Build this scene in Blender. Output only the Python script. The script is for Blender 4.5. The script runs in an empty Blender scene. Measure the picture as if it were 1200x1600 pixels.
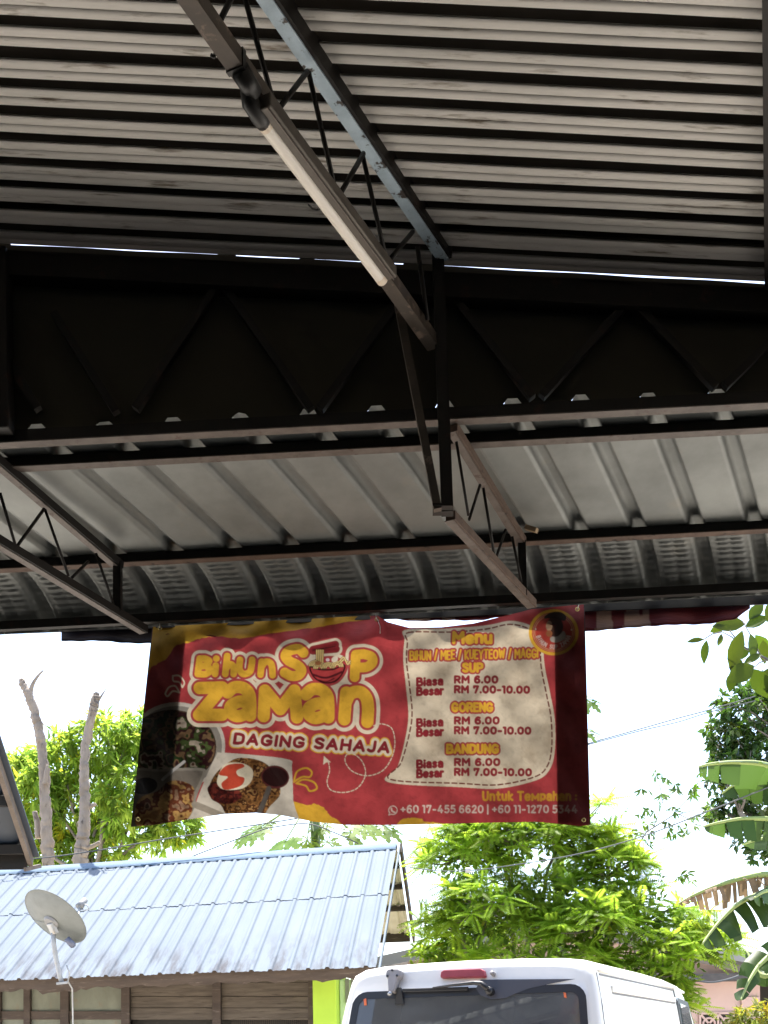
import bpy, bmesh, math, random
import numpy as np
from mathutils import Vector, Matrix

random.seed(7)
rng = np.random.default_rng(7)
SC = bpy.context.scene
COL = SC.collection

# ------------------------------------------------------------------ camera
F, CX, CY = 1800.0, 680.0, 1640.0          # focal length and principal point in photo pixels (1200 x 1600), shift lens
ROLL = math.radians(1.0)
CAM = Vector((0, 0, 1.5))
RT = Vector((math.cos(ROLL), 0, -math.sin(ROLL)))
UP = Vector((math.sin(ROLL), 0, math.cos(ROLL)))
FW = Vector((0, 1, 0))
cd = bpy.data.cameras.new('camera')
cam = bpy.data.objects.new('camera', cd); COL.objects.link(cam)
cd.sensor_width = 36; cd.lens = 36 * F / 1600
cd.shift_x = (600 - CX) / 1600; cd.shift_y = (CY - 800) / 1600
cd.clip_start = 0.05; cd.clip_end = 900
M = Matrix((RT, UP, -FW)).transposed().to_4x4(); M.translation = CAM
cam.matrix_world = M
SC.camera = cam

# ------------------------------------------------------------------ sky, sun, exposure
SUN_EL, SUN_AZ = math.radians(70), math.radians(-14)     # azimuth measured from +Y (into the picture), clockwise
SC.world = bpy.data.worlds.new('World'); SC.world.use_nodes = True
wn = SC.world.node_tree.nodes; wl = SC.world.node_tree.links
bg = wn['Background']; bg.inputs['Strength'].default_value = 0.15
sky = wn.new('ShaderNodeTexSky'); sky.sky_type = 'NISHITA'; sky.sun_disc = False
sky.sun_elevation = SUN_EL; sky.sun_rotation = SUN_AZ
sky.dust_density = 2.2; sky.air_density = 1.0; sky.ozone_density = 1.0
wl.new(sky.outputs[0], bg.inputs['Color'])
sl = bpy.data.lights.new('sun', 'SUN'); sl.energy = 4.6; sl.angle = math.radians(0.6); sl.color = (1, 0.95, 0.87)
sun = bpy.data.objects.new('sun', sl); COL.objects.link(sun)
sdir = Vector((math.sin(SUN_AZ) * math.cos(SUN_EL), math.cos(SUN_AZ) * math.cos(SUN_EL), math.sin(SUN_EL)))
sun.rotation_euler = sdir.to_track_quat('Z', 'Y').to_euler(); sun.location = (0, 0, 30)
SC.view_settings.view_transform = 'Standard'; SC.view_settings.look = 'None'
SC.view_settings.gamma = 1; SC.view_settings.use_curve_mapping = False
SC.view_settings.exposure = 1.9
SC.render.engine = 'CYCLES'
SC.cycles.max_bounces = 10; SC.cycles.diffuse_bounces = 5; SC.cycles.transparent_max_bounces = 12
SC.cycles.use_denoising = True

# ------------------------------------------------------------------ helpers
def ray(px, py):
    return RT * ((px - CX) / F) + FW - UP * ((py - CY) / F)
def P(px, py, d):
    return CAM + ray(px, py) * d
def on_plane(px, py, p0, n):
    r = ray(px, py); return CAM + r * ((p0 - CAM).dot(n) / r.dot(n))
def on_z(px, py, z):
    r = ray(px, py); return CAM + r * ((z - CAM.z) / r.z)
def prj(p):
    v = Vector(p) - CAM; d = v.dot(FW)
    return CX + F * v.dot(RT) / d, CY - F * v.dot(UP) / d, d

def thing(name, label, cat, loc=(0, 0, 0), group=None):
    o = bpy.data.objects.new(name, None); COL.objects.link(o)
    o.location = loc; o.empty_display_size = 0.1
    o['label'] = label; o['category'] = cat
    if group: o['group'] = group
    return o
def tag(o, label, cat, group=None):
    o['label'] = label; o['category'] = cat
    if group: o['group'] = group
    return o
def world_loc(p):
    v = Vector(p.location)
    while p.parent: p = p.parent; v = v
    return v
def obj(name, verts, faces, mat, parent=None, smooth=False, bevel=0.0):
    me = bpy.data.meshes.new(name)
    me.from_pydata([tuple(v) for v in verts], [], [tuple(f) for f in faces])
    return link(name, me, mat, parent, smooth, bevel)
def link(name, me, mat, parent=None, smooth=False, bevel=0.0):
    if mat and not me.materials: me.materials.append(mat)
    if smooth: me.polygons.foreach_set('use_smooth', [True] * len(me.polygons))
    me.update()
    o = bpy.data.objects.new(name, me); COL.objects.link(o)
    if parent:
        o.parent = parent
        r = parent
        while r.parent: r = r.parent
        o.matrix_parent_inverse = Matrix.Translation(-Vector(r.location)) if r is parent else Matrix.Identity(4)
    if bevel:
        m = o.modifiers.new('bevel', 'BEVEL'); m.width = bevel; m.segments = 2; m.limit_method = 'ANGLE'
    return o

class MB:
    def __init__(s): s.v = []; s.f = []
    def add(s, vs, fs):
        b = len(s.v); s.v += [Vector(v) for v in vs]; s.f += [tuple(i + b for i in f) for f in fs]; return s
    def box8(s, c):
        return s.add(c, [(0, 3, 2, 1), (4, 5, 6, 7), (0, 1, 5, 4), (1, 2, 6, 5), (2, 3, 7, 6), (3, 0, 4, 7)])
    def box(s, a, b):
        x0, y0, z0 = a; x1, y1, z1 = b
        return s.box8([(x0, y0, z0), (x1, y0, z0), (x1, y1, z0), (x0, y1, z0), (x0, y0, z1), (x1, y0, z1), (x1, y1, z1), (x0, y1, z1)])
    def beam(s, p0, p1, w, h, up=(0, 0, 1)):
        p0 = Vector(p0); p1 = Vector(p1); d = (p1 - p0).normalized(); up = Vector(up)
        x = d.cross(up).normalized(); z = x.cross(d).normalized()
        c = []
        for p in (p0, p1):
            c += [p - x * w / 2 - z * h / 2, p + x * w / 2 - z * h / 2, p + x * w / 2 + z * h / 2, p - x * w / 2 + z * h / 2]
        return s.add(c, [(0, 1, 2, 3), (7, 6, 5, 4), (0, 4, 5, 1), (1, 5, 6, 2), (2, 6, 7, 3), (3, 7, 4, 0)])
    def channel(s, p0, p1, w, h, t=0.004, up=(0, 0, 1), lips=True):
        # open C section: bottom flange, web, top flange
        p0 = Vector(p0); p1 = Vector(p1); d = (p1 - p0).normalized(); up = Vector(up)
        x = d.cross(up).normalized(); z = x.cross(d).normalized()
        for (cx, cz, ww, hh) in ((0, -h / 2 + t / 2, w, t), (0, h / 2 - t / 2, w, t), (w / 2 - t / 2, 0, t * .98, h - 2 * t)):
            o = x * cx + z * cz
            s.beam(p0 + o, p1 + o, ww, hh, up)
        return s
    def tube(s, pts, rad, n=8, cap=True):
        pts = [Vector(p) for p in pts]
        if not hasattr(rad, '__len__'): rad = [rad] * len(pts)
        b = len(s.v); prev = None
        for i, p in enumerate(pts):
            d = (pts[min(i + 1, len(pts) - 1)] - pts[max(i - 1, 0)]).normalized()
            if prev is None:
                a = Vector((0, 0, 1)) if abs(d.z) < .9 else Vector((1, 0, 0))
                x = d.cross(a).normalized()
            else:
                x = (prev - d * prev.dot(d)).normalized()
            prev = x; y = d.cross(x)
            for k in range(n):
                an = 2 * math.pi * k / n
                s.v.append(p + (x * math.cos(an) + y * math.sin(an)) * rad[i])
        for i in range(len(pts) - 1):
            for k in range(n):
                k2 = (k + 1) % n
                s.f.append((b + i * n + k, b + i * n + k2, b + (i + 1) * n + k2, b + (i + 1) * n + k))
        if cap:
            s.f.append(tuple(b + k for k in range(n))[::-1]); e = b + (len(pts) - 1) * n
            s.f.append(tuple(e + k for k in range(n)))
        return s
    def build(s, name, mat, parent=None, smooth=False, bevel=0.0):
        return obj(name, s.v, s.f, mat, parent, smooth, bevel)

def grid_mesh(name, V, mat, parent=None, smooth=True):
    """V: array (n, m, 3)"""
    n, m = V.shape[:2]
    idx = np.arange(n * m).reshape(n, m)
    q = np.stack([idx[:-1, :-1], idx[1:, :-1], idx[1:, 1:], idx[:-1, 1:]], -1).reshape(-1, 4)
    return np_mesh(name, V.reshape(-1, 3), q, mat, parent, smooth)
def np_mesh(name, V, Q, mat, parent=None, smooth=False, tint=None):
    k = Q.shape[1]
    me = bpy.data.meshes.new(name)
    me.vertices.add(len(V)); me.vertices.foreach_set('co', np.asarray(V, np.float32).ravel())
    me.loops.add(Q.size); me.loops.foreach_set('vertex_index', Q.astype(np.int32).ravel())
    me.polygons.add(len(Q)); me.polygons.foreach_set('loop_start', np.arange(0, Q.size, k, dtype=np.int32))
    me.update(calc_edges=True)
    if tint is not None:
        a = me.color_attributes.new('tint', 'FLOAT_COLOR', 'POINT')
        c = np.ones((len(V), 4), np.float32); c[:, :3] = np.asarray(tint).reshape(len(V), -1)
        a.data.foreach_set('color', c.ravel())
    return link(name, me, mat, parent, smooth)

# ------------------------------------------------------------------ materials
def srgb(*c):
    return tuple((x / 255 / 12.92 if x / 255 <= .04045 else ((x / 255 + .055) / 1.055) ** 2.4) for x in c)
MATS = {}
def mat(name, c1, c2=None, rough=.6, metal=0.0, scale=6.0, detail=6.0, bump=0.0, bscale=None, stretch=None, spec=.5, lo=.35, hi=.65,
        c3=None, s3=30.0, lo3=.58, hi3=.68, trans=0.0, rvar=0.0):
    m = bpy.data.materials.new(name); m.use_nodes = True
    nt = m.node_tree; N = nt.nodes; L = nt.links
    b = N['Principled BSDF']
    b.inputs['Roughness'].default_value = rough; b.inputs['Metallic'].default_value = metal
    b.inputs['Specular IOR Level'].default_value = spec
    tc = N.new('ShaderNodeTexCoord'); mp = N.new('ShaderNodeMapping')
    L.new(tc.outputs['Object'], mp.inputs['Vector'])
    if stretch: mp.inputs['Scale'].default_value = stretch
    def noise(sc, det=detail):
        n = N.new('ShaderNodeTexNoise'); n.inputs['Scale'].default_value = sc; n.inputs['Detail'].default_value = det
        n.inputs['Roughness'].default_value = .62
        L.new(mp.outputs[0], n.inputs['Vector']); return n
    col = None
    if c2 is not None:
        n = noise(scale)
        r = N.new('ShaderNodeValToRGB'); r.color_ramp.elements[0].position = lo; r.color_ramp.elements[1].position = hi
        r.color_ramp.elements[0].color = (*c1, 1); r.color_ramp.elements[1].color = (*c2, 1)
        L.new(n.outputs[0], r.inputs[0]); col = r.outputs[0]
        if rvar:
            mr = N.new('ShaderNodeMapRange'); mr.inputs['To Min'].default_value = rough - rvar; mr.inputs['To Max'].default_value = rough + rvar
            L.new(n.outputs[0], mr.inputs['Value']); L.new(mr.outputs[0], b.inputs['Roughness'])
    if c3 is not None:
        n3 = noise(s3, 8)
        r3 = N.new('ShaderNodeValToRGB'); r3.color_ramp.elements[0].position = lo3; r3.color_ramp.elements[1].position = hi3
        L.new(n3.outputs[0], r3.inputs[0])
        mx = N.new('ShaderNodeMix'); mx.data_type = 'RGBA'
        L.new(r3.outputs[0], mx.inputs[0])
        if col: L.new(col, mx.inputs[6])
        else: mx.inputs[6].default_value = (*c1, 1)
        mx.inputs[7].default_value = (*c3, 1); col = mx.outputs[2]
    if col: L.new(col, b.inputs['Base Color'])
    else: b.inputs['Base Color'].default_value = (*c1, 1)
    if bump:
        n = noise(bscale or scale * 4); bp = N.new('ShaderNodeBump'); bp.inputs['Strength'].default_value = bump; bp.inputs['Distance'].default_value = .01
        L.new(n.outputs[0], bp.inputs['Height']); L.new(bp.outputs[0], b.inputs['Normal'])
    MATS[name] = m
    return m
def leaf_mat(name, c, tr=.45, rough=.5, spec=.3, c_tr=None):
    m = bpy.data.materials.new(name); m.use_nodes = True
    nt = m.node_tree; N = nt.nodes; L = nt.links; b = N['Principled BSDF']
    at = N.new('ShaderNodeAttribute'); at.attribute_name = 'tint'
    mx = N.new('ShaderNodeMix'); mx.data_type = 'RGBA'; mx.blend_type = 'MULTIPLY'; mx.inputs[0].default_value = 1
    mx.inputs[6].default_value = (*c, 1); L.new(at.outputs['Color'], mx.inputs[7])
    L.new(mx.outputs[2], b.inputs['Base Color']); b.inputs['Roughness'].default_value = rough
    b.inputs['Specular IOR Level'].default_value = spec
    t = N.new('ShaderNodeBsdfTranslucent')
    mt = N.new('ShaderNodeMix'); mt.data_type = 'RGBA'; mt.blend_type = 'MULTIPLY'; mt.inputs[0].default_value = 1
    ct = c_tr or (c[0] * 1.5, c[1] * 1.5, c[2] * .6)
    mt.inputs[6].default_value = (*ct, 1); L.new(at.outputs['Color'], mt.inputs[7]); L.new(mt.outputs[2], t.inputs['Color'])
    ms = N.new('ShaderNodeMixShader'); ms.inputs[0].default_value = tr
    L.new(b.outputs[0], ms.inputs[1]); L.new(t.outputs[0], ms.inputs[2])
    L.new(ms.outputs[0], N['Material Output'].inputs['Surface'])
    return m

m_ground = mat('ground_sand', (.56, .515, .45), (.46, .425, .365), .95, scale=.7, bump=.5, bscale=30, c3=(.18, .16, .11), s3=3)
m_floor = mat('floor_concrete', (.032, .03, .027), (.022, .021, .019), .85, scale=1.2, bump=.2, bscale=20)
m_roof_in = mat('ceiling_strip_cream', (.70, .67, .625), (.58, .56, .52), .5, .05, scale=2.2, stretch=(.35, 2.5, 2.5), spec=.4,
                c3=(.20, .165, .125), s3=15, lo3=.57, hi3=.70, bump=.03, bscale=40)
m_canopy = mat('canopy_sheet_zinc', (.26, .272, .262), (.175, .183, .176), .55, .35, scale=3, c3=(.25, .24, .21), s3=9, lo3=.6, hi3=.78, rvar=.08)
m_wallp = mat('wall_panel_board', (.034, .029, .016), (.024, .021, .012), .85, scale=2, bump=.1)
m_dark = mat('black_steel', (.009, .008, .007), (.014, .011, .009), .55, .0, scale=18, spec=.25, c3=(.04, .018, .012), s3=14, lo3=.6, hi3=.75)
m_rust = mat('rusty_red_oxide_steel', (.085, .052, .038), (.13, .085, .062), .7, .0, scale=16, c3=(.03, .02, .016), s3=26, bump=.15)
m_flange = mat('lit_worn_flange', (.14, .115, .10), (.085, .068, .058), .6, .1, scale=22, c3=(.07, .04, .03), s3=30)  # pale tone paints ground light onto the chord and purlin undersides
m_blue = mat('peeling_blue_steel', (.46, .57, .65), (.34, .43, .50), .5, .1, scale=14, c3=(.045, .035, .03), s3=20, lo3=.56, hi3=.60, bump=.3, bscale=24)
m_brown = mat('brown_steel', (.07, .053, .040), (.045, .035, .027), .55, .2, scale=14, c3=(.17, .125, .095), s3=20, lo3=.58, hi3=.66)
m_tube = mat('tube_glass', (.90, .86, .78), (.86, .80, .70), .3, scale=3)
m_cap = mat('tube_cap', (.82, .70, .55), None, .4)
m_tape = mat('black_tape', (.012, .011, .010), None, .5)
m_batten = mat('light_batten', (.10, .085, .07), (.06, .05, .04), .45, .2, scale=10)
m_alu = mat('bright_steel', (.55, .55, .55), (.4, .4, .4), .35, .7, scale=20)
m_rope = mat('wire_black', (.02, .02, .02), None, .6)

# ------------------------------------------------------------------ ground
def plane_obj(name, x0, y0, x1, y1, z, m):
    o = obj(name, [(x0, y0, z), (x1, y0, z), (x1, y1, z), (x0, y1, z)], [(0, 1, 2, 3)], m); o['kind'] = 'structure'; return o
plane_obj('ground', -400, -400, 400, 400, 0, m_ground)
fl = MB().box((-4.2, -5.0, .004), (3.4, 4.7, .10)).build('floor', m_floor); fl['kind'] = 'structure'

# ------------------------------------------------------------------ the open shed
shed = thing('food_stall_shed', 'open steel food stall shed with ribbed zinc roof and curved canopy edge', 'shed', (0, 3.4, 0))
YW = 3.36                                              # depth of the end wall
W0 = P(600, 413, YW)
Cs = -(0.050 + math.tan(ROLL))                          # the main roof falls to the right
Bs = 0.052 - math.tan(ROLL)                             # the canopy rises a little to the right
Ax = 0.45                                               # purlins and rafters run skew: x per metre of depth

# main roof: ribs run left-right, sheets of eight ribs
PITCH = 0.0835
prof = [(0, 0), (.0228, 0), (.0233, .0022), (.0243, .0022), (.0248, 0), (.0475, 0), (.0470, .004), (.0440, .012), (.0440, .074), (.0880, .074), (.0880, .012), (.0840, .004), (.0832, 0)]
roof_z0 = P(600, 411, YW - .02).z
def roof_z(x): return roof_z0 + (x - W0.x) * Cs
y_end = YW - .02
# lining strips with open joints; near-black sheet added above paints the gap shade
m_gap_shade = mat('gap_shade_black', (.030, .025, .020), (.04, .034, .028), .95, scale=6, spec=.1)
XS = (-4.4, -3.4, -2.6, -2, -1.6, -1.2, -.9, -.6, -.3, 0, .25, .5, .75, 1.0, 1.3, 1.7, 2.4, 3.4)
n_strip = int((y_end + 4.85) / PITCH)
for k in range(n_strip):
    y0 = y_end - .002 - .0525 - k * PITCH; ph = rng.uniform(0, 6.28); dz0 = rng.normal() * .0007; tl = rng.normal() * .0012
    pr = [(.0005, .005), (.0, .0015), (.0010, 0), (.0246, 0), (.0252, .0022), (.0262, .0022), (.0268, 0), (.0515, 0), (.0525, .0015), (.0520, .005)]
    V = [[(x, y0 + a_ + .0007 * math.sin(x * 2.1 + ph), roof_z(x) + h + dz0 + tl * x + .0010 * math.sin(x * 3.3 + ph * 2) + .0005 * math.sin(x * 11 + ph)) for (a_, h) in pr] for x in XS]
    grid_mesh('ceiling_strip', np.array(V), m_roof_in, shed, smooth=False)
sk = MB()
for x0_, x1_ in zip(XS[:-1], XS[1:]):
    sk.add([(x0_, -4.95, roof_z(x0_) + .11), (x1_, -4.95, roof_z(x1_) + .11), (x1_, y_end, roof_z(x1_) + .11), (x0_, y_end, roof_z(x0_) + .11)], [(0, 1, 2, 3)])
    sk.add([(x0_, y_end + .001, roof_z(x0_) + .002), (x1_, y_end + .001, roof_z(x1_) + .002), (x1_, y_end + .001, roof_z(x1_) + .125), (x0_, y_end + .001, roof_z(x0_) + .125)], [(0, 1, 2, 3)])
sk.build('roof_gap_shade', m_gap_shade, shed)
tp = MB(); tp.add([(-4.5, -5.0, roof_z(-4.5) + .13), (3.5, -5.0, roof_z(3.5) + .13), (3.5, y_end + .01, roof_z(3.5) + .13), (-4.5, y_end + .01, roof_z(-4.5) + .13)], [(0, 1, 2, 3)])
tp.build('roof_top', m_alu, shed)

# end wall panel with notches where the canopy ribs pass through
RIB_P = 0.1988; RIB_X0 = 0.0597
CH0 = P(600, 644, YW)                                   # canopy pan level at the wall
def pan_z(x): return CH0.z + (x - CH0.x) * Bs
top_px = lambda x: None
V, Fc = [], []
def wall_top(x):
    px = CX + F * x / YW
    base = W0.z + (x - W0.x) * Cs + .0091
    gap = .0055 + .004 * max(0, (px - 700) / 500)
    for a, b in ((362, 390), (490, 513), (652, 697)):
        if a < px < b: gap = -.006
    if px < 38: gap = -.004 if px > 4 else .003
    return base - gap + .0012 * math.sin(x * 17)
xs = []
x = -4.2
kk = int(math.floor((-4.2 - RIB_X0) / RIB_P))
cuts = []
for k in range(kk, 18):
    c = RIB_X0 + k * RIB_P
    cuts += [(c - .030, 0), (c - .015, .026), (c + .015, .026), (c + .030, 0)]
for a, b in ((4, 38), (362, 390), (490, 513), (652, 697)):
    for q in (a, b):
        for e in (-.001, .001): cuts.append(((q - CX) / F * YW + e, None))
for q in np.arange(-4.2, 3.4, .08): cuts.append((float(q), None))
cuts.sort()
def notch(x):
    u = (x - RIB_X0) / RIB_P; d = abs(u - round(u)) * RIB_P * (1.0 + .35 * math.sin(round(u) * 12.9)**2); kq = .55 + .45 * abs(math.sin(round(u) * 4.7 + 1))
    return 0 if d >= .030 else kq * (.026 if d <= .015 else .026 * (.030 - d) / .015)
for (x, _) in cuts:
    V += [(x, YW, pan_z(x) + .004 + notch(x)), (x, YW, wall_top(x))]
n = len(cuts)
Fc = [(2 * i, 2 * i + 2, 2 * i + 3, 2 * i + 1) for i in range(n - 1)]
V2 = [(a, b + .006, c) for a, b, c in V]
m2 = MB(); m2.add(V, Fc); m2.add(V2, [f[::-1] for f in Fc])
m2.build('wall_panel', m_wallp, shed)

def wx(px, d=YW): return (px - CX) / F * d
# end-wall truss: top chord, bottom chord, diagonals
def w_pt(px, py, off): return P(px, py, YW - off)
tb = MB()
tb.channel(Vector((-4.2, YW - .035, W0.z + (-4.2 - W0.x) * Cs - .088)), Vector((3.4, YW - .035, W0.z + (3.4 - W0.x) * Cs - .088)), .05, .07)
tb.build('top_chord', m_dark, shed)
bz = lambda x, o: pan_z(x) + o
bm_ = MB().beam((-4.2, YW - .016, bz(-4.2, -.028)), (3.4, YW - .016, bz(3.4, -.028)), .03, .032)
bm_.build('bottom_chord', m_dark, shed)
MB().beam((-4.2, YW - .014, bz(-4.2, -.0460)), (3.4, YW - .014, bz(3.4, -.0460)), .034, .0035).build('chord_flange', m_flange, shed)
diag = [((85, 490), (182, 645)), ((345, 440), (212, 640)), ((345, 440), (486, 640)), ((640, 450), (500, 640)), ((700, 455), (832, 622)),
        ((985, 470), (846, 620)), ((985, 470), (1118, 606)), ((1240, 500), (1132, 604)), ((-60, 440), (-180, 640)), ((-60, 440), (60, 640))]
for a, b in diag:
    MB().beam(w_pt(*a, .030), w_pt(*b, .030), .022, .022, (0, 1, 0)).build('web_bar', m_dark, shed)
# left post of the wall
MB().box((wx(-2, 3.31), 3.28, pan_z(-1.2) - .03), (wx(36, 3.31), 3.335, W0.z + .02)).build('post', m_dark, shed, bevel=.004)
for (x, y) in ((-3.9, -4.6), (3.2, -4.6), (3.2, 3.28), (-3.9, 3.28), (3.2, -.6)):
    MB().box((x - .05, y - .05, .1), (x + .05, y + .05, roof_z(x) - .01)).build('post', m_dark, shed, bevel=.004)
# back and left walls of the stall (behind the camera)
m_plank = mat('stall_plank', (.04, .03, .02), (.025, .02, .015), .8, scale=5, stretch=(1, 1, .1))
for k in range(18):
    MB().box((-4.18 + k * .42, -4.9, .1), (-4.18 + k * .42 + .41, -4.87, roof_z(-4.1 + k * .42) - .06)).build('back_board', m_plank, shed)
for k in range(20):
    MB().box((3.36, -4.85 + k * .4, .1), (3.39, -4.85 + k * .4 + .39, roof_z(3.39) - .04)).build('side_board', m_plank, shed)  # right boards added to close the open side and cut inside light
    MB().box((-4.18, -4.85 + k * .4, .1), (-4.15, -4.85 + k * .4 + .39, roof_z(-4.18) - .04)).build('side_board', m_plank, shed)

# rafter close to the right border, under the main roof
hz = lambda px, py, h: on_z(px, py, CAM.z + h)
pa = P(1207, -200, 2.25); pb = P(1207, 432, YW - .03)
pa = pb + (pa - pb) * 6.5; pa.z = roof_z(pa.x) - .026; pb.z = roof_z(pb.x) - .026
MB().beam(pa, pb, .045, .05).build('rafter', m_dark, shed)

# blue truss purlin under the main roof (top chord, bottom chord, bent bar web)
t0, t1 = hz(390, 0, 2.2), hz(662, 388, 2.2)
b0, b1 = hz(301, 0, 2.02), hz(672, 530, 2.02)
dT = (t1 - t0); dB = (b1 - b0)
T0 = t0 - dT * 3.2; B0 = b0 - dB * 2.4; T1 = t1 + dT * .16; B1 = b1 + dB * .02
T0.z = T1.z = roof_z(-.2) - .028
mb = MB().beam(T0, T1, .032, .030); top = mb.build('truss_chord', m_blue, shed)
MB().beam(T0 + Vector((.018, -.006, .014)), T1 + Vector((.018, -.006, .014)), .012, .05).build('chord_shade', m_dark, shed)  # dark strip paints the shaded right face of the blue chord
MB().beam(B0, B1, .036, .034).build('truss_chord', m_brown, shed)
# lit worn end of the bottom chord
webs = [((378, -20), (430, 170)), ((480, 112), (434, 172)), ((482, 112), (524, 298)), ((568, 240), (532, 302)), ((566, 240), (602, 400)),
        ((645, 362), (612, 402)), ((390, -60), (340, 40)), ((652, 385), (668, 500))]
def on_truss(px, py):
    n_ = Vector((dT.y, -dT.x, 0)).normalized(); return on_plane(px, py, t1, n_)
for a, b in webs:
    MB().tube([on_truss(*a), on_truss(*b)], .0062, 8).build('web_bar', m_dark, shed, smooth=True)
for k in range(1, 9):
    q = T0 + (T1 - T0) * (1 - .36 - k * .065); r = B0 + (B1 - B0) * (1 - .40 - k * .07 + .03)
    MB().tube([q, r], .006, 6).build('web_bar', m_dark, shed)

# hanging post and diagonal brace at the wall
pt = P(684, 395, YW - .07); pbm = P(699, 803, YW - .07)
MB().beam(pt, pbm, .034, .034, (0, 1, 0)).build('hanging_post', m_dark, shed)
MB().beam(P(622, 474, YW - .16), P(684, 797, YW - .10), .022, .03, (0, 1, 0)).build('brace', m_brown, shed)
MB().box8([P(676, 790, YW - .12), P(708, 790, YW - .12), P(708, 806, YW - .05), P(676, 806, YW - .05),
           P(676, 786, YW - .12), P(708, 786, YW - .12), P(708, 802, YW - .05), P(676, 802, YW - .05)]).build('base_plate', m_dark, shed)

# ---------------- canopy
Dv = Vector((Ax, 1, -(1930 - CY) / F)); slope = math.atan2(-Dv.z + 0.0, math.hypot(Ax, 1))
Dh = Vector((Ax, 1, 0)).normalized()
Bv = Vector((1, 0, Bs))
def flat_len():     # horizontal run of the flat part up to purlin 2 (seen at 600,846)
    nrm = Bv.cross(Dv).normalized(); q = on_plane(600, 850, CH0, nrm); return (q.y - CH0.y) / Dh.y, q
RUN, PUR2 = flat_len()
ARC_R, ARC_A = .26, math.radians(62)
def rib_h(u):
    d = abs(u - round(u)) * RIB_P
    if d < .018: return .032
    if d < .030: return .032 * (.030 - d) / .012
    return .0
def path(v):
    """v metres along the sheet -> (horizontal run, dz, slope angle)"""
    L1 = RUN / math.cos(slope)
    if v <= L1: return v * math.cos(slope), -v * math.sin(slope), slope
    a = (v - L1) / ARC_R
    a0 = slope
    if a > ARC_A:
        h = ARC_R * (math.sin(a0 + ARC_A) - math.sin(a0)); z = -ARC_R * (math.cos(a0) - math.cos(a0 + ARC_A)); e = v - L1 - ARC_A * ARC_R
        return RUN + h + e * math.cos(a0 + ARC_A), -RUN * math.tan(slope) + z - e * math.sin(a0 + ARC_A), a0 + ARC_A
    return RUN + ARC_R * (math.sin(a0 + a) - math.sin(a0)), -RUN * math.tan(slope) - ARC_R * (math.cos(a0) - math.cos(a0 + a)), a0 + a
L1 = RUN / math.cos(slope); L2 = L1 + ARC_R * ARC_A; L3 = L2 + .0
vs = list(np.linspace(.004, L1, 9)) + list(np.linspace(L1, L2, 61))[1:]
uu_rib = [-.5, -.44, -.38, -.34, -.30, -.26, -.22, -.19, -.151, -.12, -.0905, -.04, 0, .04, .0905, .12, .151, .19, .22, .26, .30, .34, .38, .44]
def canopy_pt(u, v, lift=0.0):
    x = RIB_X0 + u * RIB_P
    h, dz, an = path(v)
    base = Vector((x, CH0.y, pan_z(x))) + Dh * h + Vector((0, 0, dz))
    nrm = Vector((Dh.x * math.sin(an), Dh.y * math.sin(an), math.cos(an)))
    H = rib_h(u) * (1 if v > -.2 else 0)
    if v > L1 + .012:
        d = abs(u - round(u))
        t_ = (v - L1) / .021
        saw = (t_ - math.floor(t_))
        if d > .20:
            cc = abs(d - .5)
            if cc > .035 and cc < .26: H -= .0085 * (1 - saw) * (1.0 if cc < .24 else .3)
        else:
            H -= .0008 * math.sin(t_ * 6.283)
    return base + nrm * (H + lift)
SHEETS = [(-20, -15), (-15, -10), (-10, -5), (-5, 0), (0, 5), (5, 10), (10, 15)]
for i, (a, b) in enumerate(SHEETS):
    us = []
    for k in range(a, b): us += [k + q for q in uu_rib]
    us += [b - .5, b - .44, b - .38]
    lift = .0015 if i % 2 else 0.0
    V = np.array([[tuple(canopy_pt(u, v, lift + (.0012 if u > b - .5 else 0))) for v in vs] for u in us])
    grid_mesh('canopy_sheet', V[::-1], m_canopy, shed, smooth=False)

# purlins under the canopy
def cline(u0, u1, v, off):
    return canopy_pt(u0 - (u0 % 1) + .5, v, off), canopy_pt(u1 - (u1 % 1) + .5, v, off)
nrmC = Bv.cross(Dv).normalized()
def purlin_v(py):
    q = on_plane(600, py, CH0, nrmC); return (q.y - CH0.y) / Dh.y / math.cos(slope)
v1 = purlin_v(688)
p0, p1 = cline(-20, 14, v1, -.0165); MB().beam(p0, p1, .03, .031).build('purlin', m_dark, shed)
p0, p1 = cline(-20, 14, v1 - .004, -.0340); MB().beam(p0, p1, .034, .0035).build('purlin_flange', m_flange, shed)
v2 = L1 - .012
p0, p1 = cline(-20, 14, v2, -.0165); MB().beam(p0, p1, .03, .031).build('purlin', m_dark, shed)
p0, p1 = cline(-20, 14, v2 - .004, -.0340); MB().beam(p0, p1, .034, .0035).build('purlin_flange', m_rust, shed)
# front edge: angle bar and thin wire behind the bullnose lip
e0, e1 = canopy_pt(-19.5, L2 - .03, -.022), canopy_pt(14.5, L2 - .03, -.022)
MB().beam(e0, e1, .024, .03).build('edge_bar', m_dark, shed)
EDGE_Y = canopy_pt(0.5, L2).y
# self-drilling screws
for k in range(-12, 9):
    q = canopy_pt(k + .34, v1 + .035, 0); MB().tube([q, q + Vector((0, 0, -.016))], .0022, 6).build('screw', m_dark, shed)

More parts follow.
